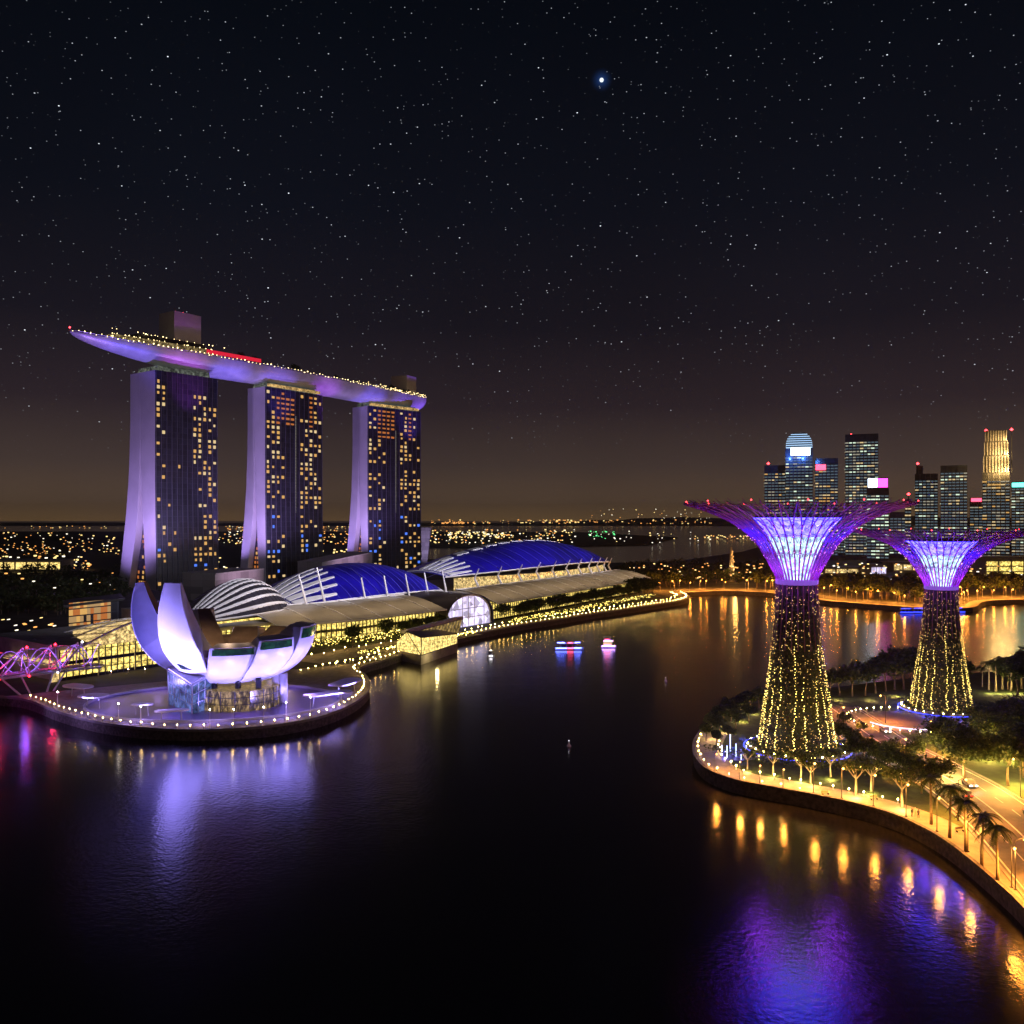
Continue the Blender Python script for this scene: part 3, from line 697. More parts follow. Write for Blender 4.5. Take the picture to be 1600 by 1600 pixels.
# trees of the sky garden
gt = Stock(make_tree(77, 9, 4.2, 'dark garden tree', .7, clumps=20, per=30))
for i, off in ((20, 4), (21, -2), (22, 5), (23, 2), (24, 6), (42, 2), (43, 5), (44, -2), (45, 4), (46, 6), (47, 9), (34, 6), (29, 7)):
    c, t_, sd = frame(i); gt.put(c+sd*off+Vector((0, 0, 206.2)), R.uniform(0, 6), R.uniform(.8, 1.15), 'dark garden tree standing on the boat-shaped rooftop deck', 'trees on the rooftop deck')
# floodlights: unseen, aimed up at end walls and hull, the hull row in mid-air
for k, (A, U, V, w_) in enumerate(TOW):
    lamp('SPOT', 'end_wall_floodlight', A-U*42-V*42+Vector((0, 0, 24)), 4.3e5, (.56, .37, 1), A+V*20+Vector((0, 0, 120)), 105, .8, 2)
    lamp('SPOT', 'end_wall_floodlight', A-U*(50 if k == 0 else 26)+V*40+Vector((0, 0, 20)), (1.3e5 if k == 0 else 6e4), (.46, .3, 1), A+V*30+Vector((0, 0, 70)), 110, .8, 2)
    lamp('SPOT', 'facade_fill', A+U*w_*.5-V*130+Vector((0, 0, 26)), 4.5e4, (.22, .26, 1), A+U*w_*.5+Vector((0, 0, 110)), 90, .8, 2)  # added blue fill that lifts the dark facade
for i, e, col in ((2, .9, (.3, .12, 1)), (8, 1.1, (.1, .07, 1)), (14, .9, (.55, .08, .9)), (20, 1.1, (.13, .08, 1)), (26, 1, (.2, .1, 1)), (32, 1, (.45, .09, .95)), (38, 1.1, (.13, .09, 1)), (44, 1.1, (.22, .1, 1)), (50, 1.1, (.28, .12, 1)), (55, .8, (.3, .13, 1))):
    c, t_, sd = frame(i)
    lamp('SPOT', 'hull_floodlight', c+sd*62+Vector((0, 0, 128)), 2.3e5*e, col, c+sd*2+Vector((0, 0, 199)), 40, .9, 2)

# ================================================================== SHOPPING CENTRE
mall = thing('shopping_centre', 'long glass shopping centre with golden fronts and shell roofs on the left waterfront', 'shopping centre', ml(100, 60, LZ))
FV = [(-115, 62), (-20, 60), (20, 47), (135, 41), (370, 58)]
fv = lambda u: interp(u, FV)
us = list(range(-115, 371, 15))
q = MB()
for a, b_ in zip(us, us[1:]): q.hexa([ml(a, fv(a)+1, LZ), ml(b_, fv(b_)+1, LZ), ml(b_, 165 if a > -30 else 112, LZ), ml(a, 165 if a > -30 else 112, LZ)], [ml(a, fv(a)+1, 15.5), ml(b_, fv(b_)+1, 15.5), ml(b_, 165 if a > -30 else 112, 16.5), ml(a, 165 if a > -30 else 112, 16.5)])
q.build('podium', M['concrete'], mall)
for a, b_ in zip(us, us[1:]):
    if 80 <= a < 125: continue
    q = MB(); q.slab(ml(a+.3, fv(a), LZ), ml(b_-.3, fv(b_), LZ), ml(b_-.3, fv(b_), 14.2), ml(a+.3, fv(a), 14.2), -.4); w_ = q.build('shop_front', M['mall'], mall)
    q = MB()
    for k in range(6): p = lerp(a, b_, k/6); q.box(ml(p, fv(p)-.6, 8.7), (.28, .5, 11.2), math.atan2(MU.y, MU.x))
    for z in (6.2, 9.8, 13.2): q.tube([ml(a, fv(a)-.55, z), ml(b_, fv(b_)-.55, z)], .16, 4)
    q.build('mullions', M['dark'], w_)
# sloping canopy roof with seams
for u0, u1 in ((-20, 82), (126, 372)):
    n = int((u1-u0)/6)
    def cf(a, b_, u0=u0, u1=u1):
        u = lerp(u0, u1, a); return ml(u, fv(u)-7+30*b_, 14+6.5*math.sin(b_*PI*.5)+.6*math.sin(a*n*PI)**2*0)
    q = MB(); q.grid(cf, n, 6); q.grid(lambda a, b_: cf(a, b_)-Vector((0, 0, .5)), n, 6); cn = q.build('canopy_roof', M['fabric'], mall)
    for k in range(0, n+1, 3):
        q = MB(); q.tube([cf(k/n, j/6)+Vector((0, 0, .15)) for j in range(7)], .3, 5); q.build('seam', M['white'], cn)
    q = MB(); q.tube([cf(i/n, 0) for i in range(n+1)], .45, 5); q.tube([cf(i/n, 1) for i in range(n+1)], .5, 5); q.build('edge_beam', M['white'], cn)
# event hall arch
q = MB(); pts = [ml(103-21*math.cos(PI*k/12), 38, LZ+17*math.sin(PI*k/12)**.7) for k in range(13)]
q.add(pts, [tuple(range(13))]); hall = q.build('event_hall_glass', M['event'], mall)
q = MB(); q.tube([p+Vector((0, 0, .4)) for p in pts], .7, 6)
for k in (3, 5, 6, 7, 9): q.tube([Vector((pts[k].x, pts[k].y, LZ)), pts[k]], .25, 5)
for z in (8, 13): q.tube([ml(84+z*.35, 37.6, z), ml(122-z*.35, 37.6, z)], .2, 4)
q.build('arch_frame', M['white'], hall)
q = MB(); q.grid(lambda a, b_: ml(103-22*math.cos(PI*a), 36+34*b_, LZ+18*math.sin(PI*a)**.7), 16, 5); q.build('vault_roof', M['shelldark'], mall, True)
# shell roofs
def shell(name, u0, u1, vc, hwid, zb, ridge, m, ribs, s_env=.8, lit=.35, ribw=1.6, tipw=.1, nrib=6):
    def env(s): return max(0, math.sin(PI*min(1, (.03+.94*s))**s_env))**.62
    def wid_(s): return hwid*max(0, math.sin(PI*(tipw+(1-2*tipw)*s)))**.55
    def fn(s, t_):
        u = lerp(u0, u1, s); v = vc+wid_(s)*(2*t_-1)
        return ml(u, v, zb+(ridge-zb)*env(s)*max(0, math.sin(PI*(.04+.92*t_)))**.75)
    q = MB(); q.grid(fn, 26, 14, 0); o = q.build(name, [m], mall, True)
    for k in range(nrib):
        t_ = .06+.5*k/(nrib-1) if nrib > 1 else .5; e = ribs if isinstance(ribs, float) else ribs[k]
        q = MB(); n = 14
        for i in range(n):
            sa, sb = .02+(e-.02)*i/n, .02+(e-.02)*(i+1)/n; wa = ribw*(1-.8*i/n)/60; wb = ribw*(1-.8*(i+1)/n)/60
            up = Vector((0, 0, .55))
            q.hexa([fn(sa, t_-wa)-up*.2, fn(sb, t_-wb)-up*.2, fn(sb, t_+wb)-up*.2, fn(sa, t_+wa)-up*.2], [fn(sa, t_-wa)+up, fn(sb, t_-wb)+up, fn(sb, t_+wb)+up, fn(sa, t_+wa)+up])
        q.build('rib', M['white'], o)
    for k in range(1, 20):
        q = MB(); q.tube([fn(k/20, j/14)+Vector((0, 0, .12)) for j in range(15)], .16, 4); q.build('seam', m if m is M['shelldark'] else M['bluelitseam'], o)
    q = MB(); q.tube([fn(i/26, 0) for i in range(27)], .5, 5); q.tube([fn(.01, j/14) for j in range(15)], .5, 5); q.tube([fn(.99, j/14) for j in range(15)], .4, 5); q.build('edge_beam', M['white'], o)
    return o, fn
sa, fa = shell('shell_roof', -38, 14, 92, 26, 15.6, 33, M['shelldark'], .97, 1.35, ribw=.9, tipw=.04, nrib=7)
sb, fb = shell('shell_roof', 24, 150, 112, 36, 16, 36.5, M['blue'], [.2, .24, .27, .28, .3, .3], 1.0, ribw=2.1)
sc_, fc = shell('shell_roof', 150, 374, 112, 40, 25, 46, M['blue'], [.1, .12, .13, .13, .12, .12], 1.2, ribw=2.0)
# white rib ends continuing up the back edge of the largest shell
for k in range(9):
    q = MB(); s0 = .1+k*.075
    q.hexa([fc(s0, .5)+Vector((0, 0, -.2)), fc(s0+.045, .46)+Vector((0, 0, -.2)), fc(s0+.06, .56)+Vector((0, 0, -.2)), fc(s0+.02, .6)+Vector((0, 0, -.2))],
           [fc(s0, .5)+Vector((0, 0, .7)), fc(s0+.045, .46)+Vector((0, 0, .7)), fc(s0+.06, .56)+Vector((0, 0, .7)), fc(s0+.02, .6)+Vector((0, 0, .7))]); q.build('ridge_panel', M['white'], sc_)
# masts beside the shells
for u, z in ((15, 35), (27, 38)): 
    q = MB(); q.tube([ml(u, 70, 15), ml(u-4, 73, z)], [.8, .4], 6); q.build('mast', M['white'], mall)
for u in (60, 78, 96, 113, 130):
    q = MB(); q.tube([ml(u, 74, 15), ml(u-2, 76, 31)], [.75, .35], 6); q.build('mast', M['white'], mall)
    q = MB(); q.tube([ml(u-2, 76, 31), fb(min(.95, (u-8)/126), .35)], .1, 4); q.build('stay_cable', M['white'], mall)
for k in range(11):
    s = .1+.87*k/10; e = fc(s, 0)
    q = MB(); q.tube([e+MV*-3+Vector((0, 0, -10)), e+MV*1+Vector((0, 0, -3)), e+MV*(-2.5)+Vector((0, 0, 3.5))], [.9, .7, .3], 6); q.build('roof_strut', M['white'], mall)
q = MB()
for k in range(40):
    s0, s1 = .05+.93*k/40, .05+.93*(k+1)/40
    a, b_ = fc(s0, 0)+MV*6, fc(s1, 0)+MV*6; q.slab(Vector((a.x, a.y, 16.5)), Vector((b_.x, b_.y, 16.5)), Vector((b_.x, b_.y, 24.4)), Vector((a.x, a.y, 24.4)), -.3)
q.build('clerestory', M['mall2'], mall)
q = MB()
for k in range(26):
    u0, u1 = -52+k*2.7, -52+(k+1)*2.7; q.slab(ml(u0, 72, 12), ml(u1, 72, 12), ml(u1, 72, 16.5), ml(u0, 72, 16.5), -.3)
q.build('clerestory', M['mall'], mall)
# golden glass end hall at the left
q = MB(); q.grid(lambda a, b_: ml(-118+58*a, 62+34*b_, LZ+(6+15*math.sin(PI*.55*a)*(1-.35*b_))), 10, 6); q.build('end_hall_roof', M['mall2'], mall)
q = MB()
for a in range(9): q.tube([ml(-118+58*a/8, 62+34*j/6, LZ+.4+(6+15*math.sin(PI*.55*a/8)*(1-.35*j/6))) for j in range(7)], .25, 4)
for j in (0, 3, 6): q.tube([ml(-118+58*a/10, 62+34*j/6, LZ+.4+(6+15*math.sin(PI*.55*a/10)*(1-.35*j/6))) for a in range(11)], .45, 4)
q.build('end_hall_frame', M['white'], mall)
q = MB(); n = 10
for i in range(n):
    za, zb = LZ+6+15*math.sin(PI*.55*i/n), LZ+6+15*math.sin(PI*.55*(i+1)/n); q.quad(ml(-118+58*i/n, 61.6, LZ), ml(-118+58*(i+1)/n, 61.6, LZ), ml(-118+58*(i+1)/n, 61.6, zb), ml(-118+58*i/n, 61.6, za))
q.build('end_hall_glass', M['mall2'], mall)
# white floodlights for the shell roofs, added in mid-air clear of the masts
for u, e in ((-60, .9), (-30, 1), (0, 1), (30, 1.2), (60, 1.3), (92, 1.4), (124, 1.4)):
    lamp('SPOT', 'roof_floodlight', ml(u, 40, 46), 4.2e4*e, (.9, .86, 1), ml(u+4, 108, 30), 95, .8, 1)
for u in (150, 185, 220, 255, 290, 325):
    lamp('SPOT', 'roof_floodlight', ml(u, 40, 58), 5.6e4, (.9, .86, 1), ml(u, 112, 40), 95, .8, 1)
for u in range(-10, 380, 20):
    lamp('SPOT', 'canopy_fill', ml(u, fv(u)-6, 33), 6500, (1, .72, .42), ml(u, fv(u)+10, 16), 130, .9, .6)  # fill added in mid-air to lighten the canopy fabric
# podium wings beside the hotel, roof edge walls
for px0, px1, y0, y1, ytop0, ytop1, d0, d1, lab in ((336, 412, 920, 905, 898, 890, 640, 690, 'grey podium wing at the foot of the middle hotel tower'), (503, 582, 898, 886, 880, 864, 800, 860, 'grey podium wing at the foot of the hotel tower by the blue roof')):
    a = at(px0, ytop0, d0); b_ = at(px1, ytop1, d1); a0 = Vector((a.x, a.y, LZ)); b0 = Vector((b_.x, b_.y, LZ)); n_ = (b0-a0).normalized(); n_ = Vector((-n_.y, n_.x, 0))*30
    o = thing('podium_wing', lab, 'building', a0); q = MB(); q.hexa([a0, b0, b0+n_, a0+n_], [a, b_, b_+n_, a+n_]); q.build('wall', M['podium'], o)
    up = Vector((0, 0, 1)); q = MB(); q.hexa([a-n_*.02, b_-n_*.02, b_+n_*1.02, a+n_*1.02], [p+up for p in (a-n_*.02, b_-n_*.02, b_+n_*1.02, a+n_*1.02)]); q.build('roof', M['concrete'], o)
    m_ = (a0+b0)/2; lamp('SPOT', 'wing_floodlight', m_-n_*1.2+Vector((0, 0, 14)), 6e4, (.8, .5, .8), (a+b_)/2, 90, .8, 1)
# ballroom block at far left
a = at(108, 948, 428); b_ = at(186, 938, 452)
o = thing('ballroom_block', 'glass block with golden lit grid behind the footbridge, left of the lotus building', 'building', (a.x, a.y, LZ))
n_ = Vector((-.45, .89, 0))*26; a0 = Vector((a.x, a.y, LZ)); b0 = Vector((b_.x, b_.y, LZ))
q = MB(); q.hexa([a0, b0, b0+n_, a0+n_], [a, b_, b_+n_, a+n_]); q.build('wall', M['officeglass'], o)
n2 = (b0-a0).normalized(); rz = math.atan2(n2.y, n2.x); its = []
for i in range(12):
    for j in range(4):
        if R.random() < .9: its.append((a0.lerp(b0, (i+.5)/12*.82)+Vector((0, 0, 7.2+j*3.4))-n_*.012, rz, 1.9, 2.8, R.choice(['win_warm', 'win_gold', 'win_gold', 'win_orange'])))
windows(o, its)
q = MB(); up = Vector((0, 0, 1.2)); e = n2*3; q.hexa([a-e-n_*.1, b_+e-n_*.1, b_+e+n_*1.1, a-e+n_*1.1], [p+up for p in (a-e-n_*.1, b_+e-n_*.1, b_+e+n_*1.1, a-e+n_*1.1)]); q.build('roof', M['dark'], o)

# slender flared tower beside the third hotel tower
p = gp(662, 884, LZ); o = thing('flared_tower', 'slim grey tower flaring towards its top, right of the hotel towers', 'tower', p)
top = at(664, 826, p.y).z
q = MB(); q.hexa([p+Vector((-4, 0, 0)), p+Vector((4, 0, 0)), p+Vector((4, 8, 0)), p+Vector((-4, 8, 0))], [Vector((p.x-5, p.y-3, top)), Vector((p.x+9, p.y-3, top)), Vector((p.x+9, p.y+9, top)), Vector((p.x-5, p.y+9, top))]); q.build('shaft', M['podium'], o)
q = MB(); q.box((p.x+2, p.y+3, top+.7), (16, 13, 1.2)); q.build('cap', M['concrete'], o)
lamp('SPOT', 'tower_floodlight', p+Vector((20, -50, 10)), 1.2e5, (.6, .5, 1), p+Vector((2, 0, 30)), 60, .8, 1)

# ================================================================== LOTUS BUILDING
LC = Vector((-91, 290, LZ))
lotus = thing('lotus_building', 'white lotus-shaped museum of curved petals lit violet beside the bay', 'museum', LC)
def bez(P, t_): a = 1-t_; return P[0]*a**3+3*P[1]*a*a*t_+3*P[2]*a*t_*t_+P[3]*t_**3
def petal(az, rt, zt, wmax, wtip, tall, win):
    a = math.radians(az); D = Vector((math.sin(a), -math.cos(a), 0)); S = Vector((math.cos(a), math.sin(a), 0))
    V2 = lambda r, z: Vector((r, z, 0))
    if tall:
        O = [V2(1, 6.5), V2(rt*.62, 6.0), V2(rt*1.2, 17), V2(rt, zt)]; I = [V2(1, 13), V2(rt*.42, 13.5), V2(rt*.72, 22), V2(rt-2.2, zt+.2)]
    else:
        O = [V2(1, 6.5), V2(rt*.55, 5.8), V2(rt*.98, 11.5), V2(rt, zt)]; I = [V2(1, 14), V2(rt*.35, 15), V2(rt*.6, zt*.85), V2(rt-5.5, zt+.8)]
    n = 18; vs = []; wid_ = lambda t_: interp(t_, [(0, 1.2), (.25, wmax*(.55 if tall else .74)), (.6, wmax), (.8, lerp(wmax, wtip, .35)), (1, wtip)])
    for i in range(n+1):
        t_ = i/n; o_ = bez(O, t_); i_ = bez(I, t_); w = wid_(t_); wi = w*(.5 if tall else .72)
        P = lambda r, z, s: LC+D*r+S*s+Vector((0, 0, z-LZ+LZ))
        vs += [P(o_.x-.35*w*w/ (wmax+4), o_.y, -w), P(o_.x-.08*w*w/(wmax+4), o_.y, -w*.5), P(o_.x, o_.y, 0), P(o_.x-.08*w*w/(wmax+4), o_.y, w*.5), P(o_.x-.35*w*w/(wmax+4), o_.y, w), P(i_.x, i_.y, wi), P(i_.x, i_.y, -wi)]
    q = MB(); m = 7; q.add([vs[i*m+k] for i in range(n+1) for k in range(5)], [(i*5+k, i*5+k+1, (i+1)*5+k+1, (i+1)*5+k) for i in range(n) for k in range(4)], 0); nsm = len(q.f)
    for i in range(n):
        b0, b1 = i*m, (i+1)*m
        for k in range(4, m):
            k2 = (k+1) % m; mi = 0 if k < 4 else (2 if k == 5 else 1)
            q.add([vs[b0+k], vs[b0+k2], vs[b1+k2], vs[b1+k]], [(0, 1, 2, 3)], mi)
    q.add(vs[-7:], [tuple(range(7))], 1)
    o = q.build('petal', [M['petal'], M['petalside'], M['bronze']], lotus)
    for pg in o.data.polygons[:nsm]: pg.use_smooth = True
    # pale edge trim along both outer edges
    for k in (0, 4):
        e = MB(); e.tube([vs[i*m+k] for i in range(n+1)], .18, 5); e.build('edge_trim', M['white'], o)
    if win:
        i0, i1 = n-2, n; f = lambda i, k: vs[i*m+k]+D*.18; g = MB()
        lo = [f(i0, k).lerp(f(i0+1, k), .35) for k in range(5)]; hi = [f(i1, k)+Vector((0, 0, -.5)) for k in range(5)]
        for k in range(4): 
            A_, B_ = (lo[k], hi[k]) if k else (lo[0].lerp(lo[1], .2), hi[0].lerp(hi[1], .2)); C_, D_ = (lo[k+1], hi[k+1]) if k < 3 else (lo[4].lerp(lo[3], .2), hi[4].lerp(hi[3], .2))
            g.add([A_, C_, D_, B_], [(0, 1, 2, 3)])
        g.build('skylight', M['glassgreen'], o)
    if tall and az > -60:
        t0 = [vs[8*m+1].lerp(vs[9*m+1], .2), vs[9*m+2].lerp(vs[10*m+2], 0)]
        a0, b0 = vs[8*m+1]+D*.2, vs[8*m+3]*.5+vs[8*m+2]*.5+D*.2; c0, d0 = vs[9*m+2]*.6+vs[9*m+1]*.4+D*.25, vs[9*m+1]+D*.2
        g = MB(); g.add([a0, b0, c0, d0], [(0, 1, 2, 3)]); g.build('side_window', M['glassgreen'], o)
petal(-87, 30.5, 38.6, 7.4, 3.0, True, False)
petal(-28, 25, 39.8, 8.2, 3.4, True, False)
petal(17, 24, 20.3, 7.4, 6.6, False, True)
petal(48, 26, 22.2, 7.2, 6.0, False, True)
petal(80, 27, 25, 6.8, 5.8, False, True)
petal(112, 26, 23.5, 6.2, 5.2, False, False)
petal(148, 25, 21.5, 6.6, 5.4, False, False)
petal(185, 25, 21, 6.6, 5.4, False, False)
petal(222, 26, 28, 6.6, 4.2, True, False)
petal(250, 28, 32, 6, 3.4, True, False)
q = MB(); q.lathe([(0.01, 14.5), (6, 15.2), (12, 18), (18, 21.6), (20.5, 22.2), (20.5, 20), (14, 12), (4, 9)], 30, Vector((LC.x, LC.y, 0))); q.build('bowl_roof', M['bronze'], lotus)
q = MB(); q.lathe([(0.01, 5.6), (8, 6.3), (14, 8.7), (17.4, 11.8), (18.6, 14), (16, 15)], 40, Vector((LC.x, LC.y, 2.4))); q.build('bowl_underside', M['petal'], lotus, True)
# glass lobby beneath, columns
q = MB(); q.lathe([(12.5, 0), (12.5, 6.2), (.01, 6.3)], 18, Vector((LC.x+4, LC.y-6, 3))); q.build('lobby_glass', litglass('lobby glass', (1, .66, .28), .55, sc=(1, 1, .35), nscale=.9, contrast=(.45, .7)), lotus)
q = MB()
for k in range(18):
    a = 2*PI*k/18; q.tube([(LC.x+4+12.7*math.cos(a), LC.y-6+12.7*math.sin(a), 3), (LC.x+4+12.7*math.cos(a), LC.y-6+12.7*math.sin(a), 9.2)], .14, 4)
for z in (5.2, 7.3): q.tube([(LC.x+4+12.7*math.cos(2*PI*k/18), LC.y-6+12.7*math.sin(2*PI*k/18), z) for k in range(19)], .1, 4)
q.build('lobby_frame', M['dark'], lotus)
for px in (335, 372, 404, 432, 442):
    p = gp(px, 1107 if px < 420 else 1098, LZ); q = MB(); r_ = .9 if px < 430 else 1.5
    q.tube([p, Vector((p.x, p.y, 12.5))], r_, 9); q.build('column', M['petal'] if px > 430 else M['dark'], lotus, True)
c0 = [gp(264, 1100, LZ), gp(300, 1116, LZ), gp(338, 1104, LZ), gp(300, 1088, LZ)]
en = [Vector((p.x, p.y, z)) for p, z in zip(c0, (13.2, 11.2, 13.6, 13.6))]
ctr = sum(c0, Vector())/4; en = [ctr+(p-ctr)*1.06+Vector((0, 0, p.z-LZ if False else 0)) for p in en]
q = MB(); q.hexa(c0, en); lob = q.build('entrance_pavilion', M['glassblue'], lotus)
q = MB()
for i in range(4):
    j = (i+1) % 4; q.tube([c0[i], en[i]], .22, 5); q.tube([en[i], en[j]], .22, 5)
    for k in (1, 2, 3): q.tube([c0[i].lerp(c0[j], k/4), en[i].lerp(en[j], k/4)], .1, 4)
    for k in (1, 2): q.tube([c0[i].lerp(en[i], k/3), c0[j].lerp(en[j], k/3)], .1, 4)
q.build('frame', M['steel'], lob)
q = MB(); up = Vector((0, 0, .5)); q.hexa([ctr+(p-ctr)*1.05+Vector((0, 0, .02)) for p in en], [ctr+(p-ctr)*1.05+up for p in en]); q.build('roof', M['petalside'], lob)
# floodlights in the ring around the building
for az, dist, zt_, e in ((-130, 46, 22, .9), (-95, 48, 26, 1.5), (-62, 50, 28, 2.0), (-30, 46, 27, 2.1), (10, 40, 13, .42), (40, 42, 14, .55), (70, 42, 15, .65), (105, 42, 16, .6)):
    a = math.radians(az); p = LC+Vector((math.sin(a)*dist, -math.cos(a)*dist*.8, 1.2))
    lamp('SPOT', 'petal_floodlight', p, 82000*e, (.31, .25, 1), LC+Vector((math.sin(a)*18, -math.cos(a)*18, zt_)), 80, .9, .5)
pf = LC+Vector((-30, -38, 1.2)); lamp('SPOT', 'petal_floodlight', pf, 80000, (.16, .13, 1), LC+Vector((-28, -4, 24)), 46, .9, .5)
for az in (-85, -28, 17, 48, 80):
    a = math.radians(az+16); p2 = LC+Vector((math.sin(a)*19, -math.cos(a)*19, 1.5)); lamp('SPOT', 'petal_uplight', p2, 7000, (.2, .15, 1), p2+Vector((math.sin(a)*-4, math.cos(a)*4, 14)), 120, .9, .4)
for x, y in ((0, -6), (4, 2), (-8, 0)): lamp('SPOT', 'bowl_lamp', LC+Vector((x, y, 30)), 3600, (1, .66, .42), LC+Vector((x, y+1, 10)), 150, .6, 1)

# pond, ring walk, canopies
pcx, pcy = -96, 287
def ell(a, b_, n=64, c=(pcx, pcy)): return [Vector((c[0]+a*math.cos(2*PI*k/n), c[1]+b_*math.sin(2*PI*k/n), 0)) for k in range(n)]
E = ell(40, 29)
q = MB(); q.add([(p.x, p.y, LZ+.03) for p in E], [tuple(range(len(E)))]); tag(q.build('pond', M['pond']), kind='structure')
q = MB(); E2 = inset(left_edge, .7)[10:80]; q.add([(p.x, p.y, LZ+.012) for p in E2], [tuple(range(len(E2)))]); tag(q.build('plaza', M['pave']), kind='structure')
for k in range(9):
    a = 2*PI*k/9+.3; lamp('SPOT', 'pond_lamp', (pcx+34*math.cos(a), pcy+24*math.sin(a), 10), 3200, (.42, .24, 1), (pcx+33*math.cos(a), pcy+23*math.sin(a), 3), 140, .9, .4)
q = MB(); A_ = ell(40, 29); B_ = ell(45, 33.6); n = 64
q.add([(p.x, p.y, LZ+.035) for p in A_]+[(p.x, p.y, LZ+.035) for p in B_], [(i, (i+1) % n, n+(i+1) % n, n+i) for i in range(n)]); tag(q.build('ring_path', mat('grey violet paving', (.3, .27, .3), .6, 0, .3, .6)), kind='structure')
q = MB(); A_ = ell(39.6, 28.6); B_ = ell(40.4, 29.4)
vs = [(p.x, p.y, z) for P_, z in ((A_, 3), (A_, 3.7), (B_, 3.7), (B_, 3)) for p in P_]
q.add(vs, [(a*n+i, a*n+(i+1) % n, ((a+1) % 4)*n+(i+1) % n, ((a+1) % 4)*n+i) for a in range(4) for i in range(n)]); tag(q.build('pond_kerb', M['petalside']), kind='structure')
def canopy(label, cpx, cpy, lx, ly, rz, h=3.6, grp=None):
    p = gp(cpx, cpy, LZ); o = thing('shade_canopy', label, 'canopy', p, grp); Mr = Matrix.Rotation(rz, 3, 'Z')
    q = MB(); n = 16; ring = [(lx*math.copysign(abs(math.cos(2*PI*k/n))**.7, math.cos(2*PI*k/n)), ly*math.copysign(abs(math.sin(2*PI*k/n))**.7, math.sin(2*PI*k/n))) for k in range(n)]
    q.hexa([p+Mr@Vector((x, y, h+.15*math.sin(x*.4))) for x, y in ring], [p+Mr@Vector((x, y, h+.4+.15*math.sin(x*.4))) for x, y in ring]); q.build('roof_panel', M['white'], o)
    for sx_ in (-.6, .6):
        q = MB(); q.tube([p+Mr@Vector((lx*sx_, 0, 0)), p+Mr@Vector((lx*sx_*.9, 0, h))], .16, 6); q.build('post', M['steel'], o)
canopy('white shade canopy at the right end of the ring walk', 541, 1083, 8, 3.6, 1.15); canopy('long pale canopy below the white one at right of the ring', 512, 1102, 8, 2.6, .5)
canopy('mushroom-like canopy at the left of the ring walk', 146, 1106, 5, 3.6, -.5); canopy('pale canopy beside the footbridge steps', 122, 1090, 6.5, 3.2, -.6)
canopy('low canopy on thin legs at the front of the ring', 268, 1127, 5, 1.6, .05, 3); canopy('thin canopy near the pond below the entrance pavilion', 222, 1118, 3.5, 1.5, -.2, 3.2)
for x, y in ((-60, -20), (-40, -36), (-15, -40), (10, -40), (35, -32), (48, -12)): lamp('SPOT', 'ring_lamp', (pcx+x*.9, pcy+y*.83, 9), 3000, (.5, .33, 1), (pcx+x*.75, pcy+y*.7, 3), 130, .9, .5)

# lamps of the left shore
ls = Stock(make_lamp(.9, .16, 'bulb', 'small warm bollard lamp'))
ring_edge = inset(left_edge, 2.0)
ring_part = [p for p in ring_edge[14:66]]; shore_part = ring_edge[66:]
for p in resample(ring_part, 3.9): ls.put(Vector((p.x, p.y, LZ)), 0, R.uniform(.85, 1.15), 'small warm bollard lamp at the rim of the round quay', 'bollard lamps round the museum quay')
for p in resample(shore_part, 4.4): ls.put(Vector((p.x, p.y, LZ)), 0, R.uniform(.9, 1.3), 'small warm bollard lamp along the edge of the shopping promenade', 'bollard lamps along the left promenade')
for p in resample(inset(left_edge, 10)[72:], 6.0): ls.put(Vector((p.x+R.uniform(-1, 1), p.y, LZ)), 0, R.uniform(.9, 1.5), 'small warm bollard lamp between promenade and shop fronts', 'bollard lamps before the shop fronts')
for p in resample([gp(x, y, LZ) for x, y in ((470, 1050), (520, 1040), (560, 1034), (600, 1026))], 4)+resample([gp(x, y, LZ) for x, y in ((95, 1062), (160, 1054), (240, 1048))], 6): ls.put(p, 0, R.uniform(.8, 1.4), 'small warm bollard lamp on the terrace behind the lotus building', 'bollard lamps behind the lotus building')
tl = Stock(make_lamp(5.2, .2, 'bulbw', 'slim white lamp post', 'lamp_post', 'lamp post', 'white'))
for px, py in ((185, 1128), (220, 1133), (328, 1138), (412, 1134), (447, 1126), (485, 1117), (365, 1138), (90, 1108)):
    tl.put(gp(px, py, LZ), 0, 1, 'slim white lamp post on the ring walk round the pond', 'white lamp posts of the ring walk')
hl = Stock(make_lamp(11, .4, 'bulbfar', 'tall street lamp', 'street_lamp', 'street lamp', 'steel', 1.6, 2500))
for px, py in ((10, 1042), (36, 1030), (74, 1024), (110, 1028)):
    hl.put(gp(px, py, LZ), R.uniform(0, 6), 1, 'tall street lamp behind the footbridge', 'street lamps behind the footbridge')
# trees and planting along the shops
mt = [Stock(make_tree(30+i, 9.5, 4.8, 'round tree', .62)) for i in range(3)]
for u, v, s in ((8, 34, 1.05), (30, 33, 1.1), (41, 31, .95), (52, 33, 1), (60, 30, 1.05), (70, 31, 1.0)):
    R.choice(mt).put(ml(u, v, LZ), R.uniform(0, 6), s, 'dark round tree before the golden shop fronts, left of the event hall', 'trees left of the event hall')
for k in range(34):
    u = 132+k*6.8; R.choice(mt).put(ml(u+R.uniform(-2, 2), 30+R.uniform(-3, 3)+(u-132)*.06, LZ), R.uniform(0, 6), R.uniform(.85, 1.25)*(1 if u < 320 else 1.25), 'dark round tree in the row below the largest blue roof', 'trees in the row below the largest blue roof')
for k in range(10):
    p = gp(1000+k*6+R.uniform(-2, 2), 921-R.uniform(0, 8), LZ); R.choice(mt).put(p, R.uniform(0, 6), R.uniform(1.1, 1.6), 'dark tree on the point at the end of the shopping promenade', 'trees on the point')
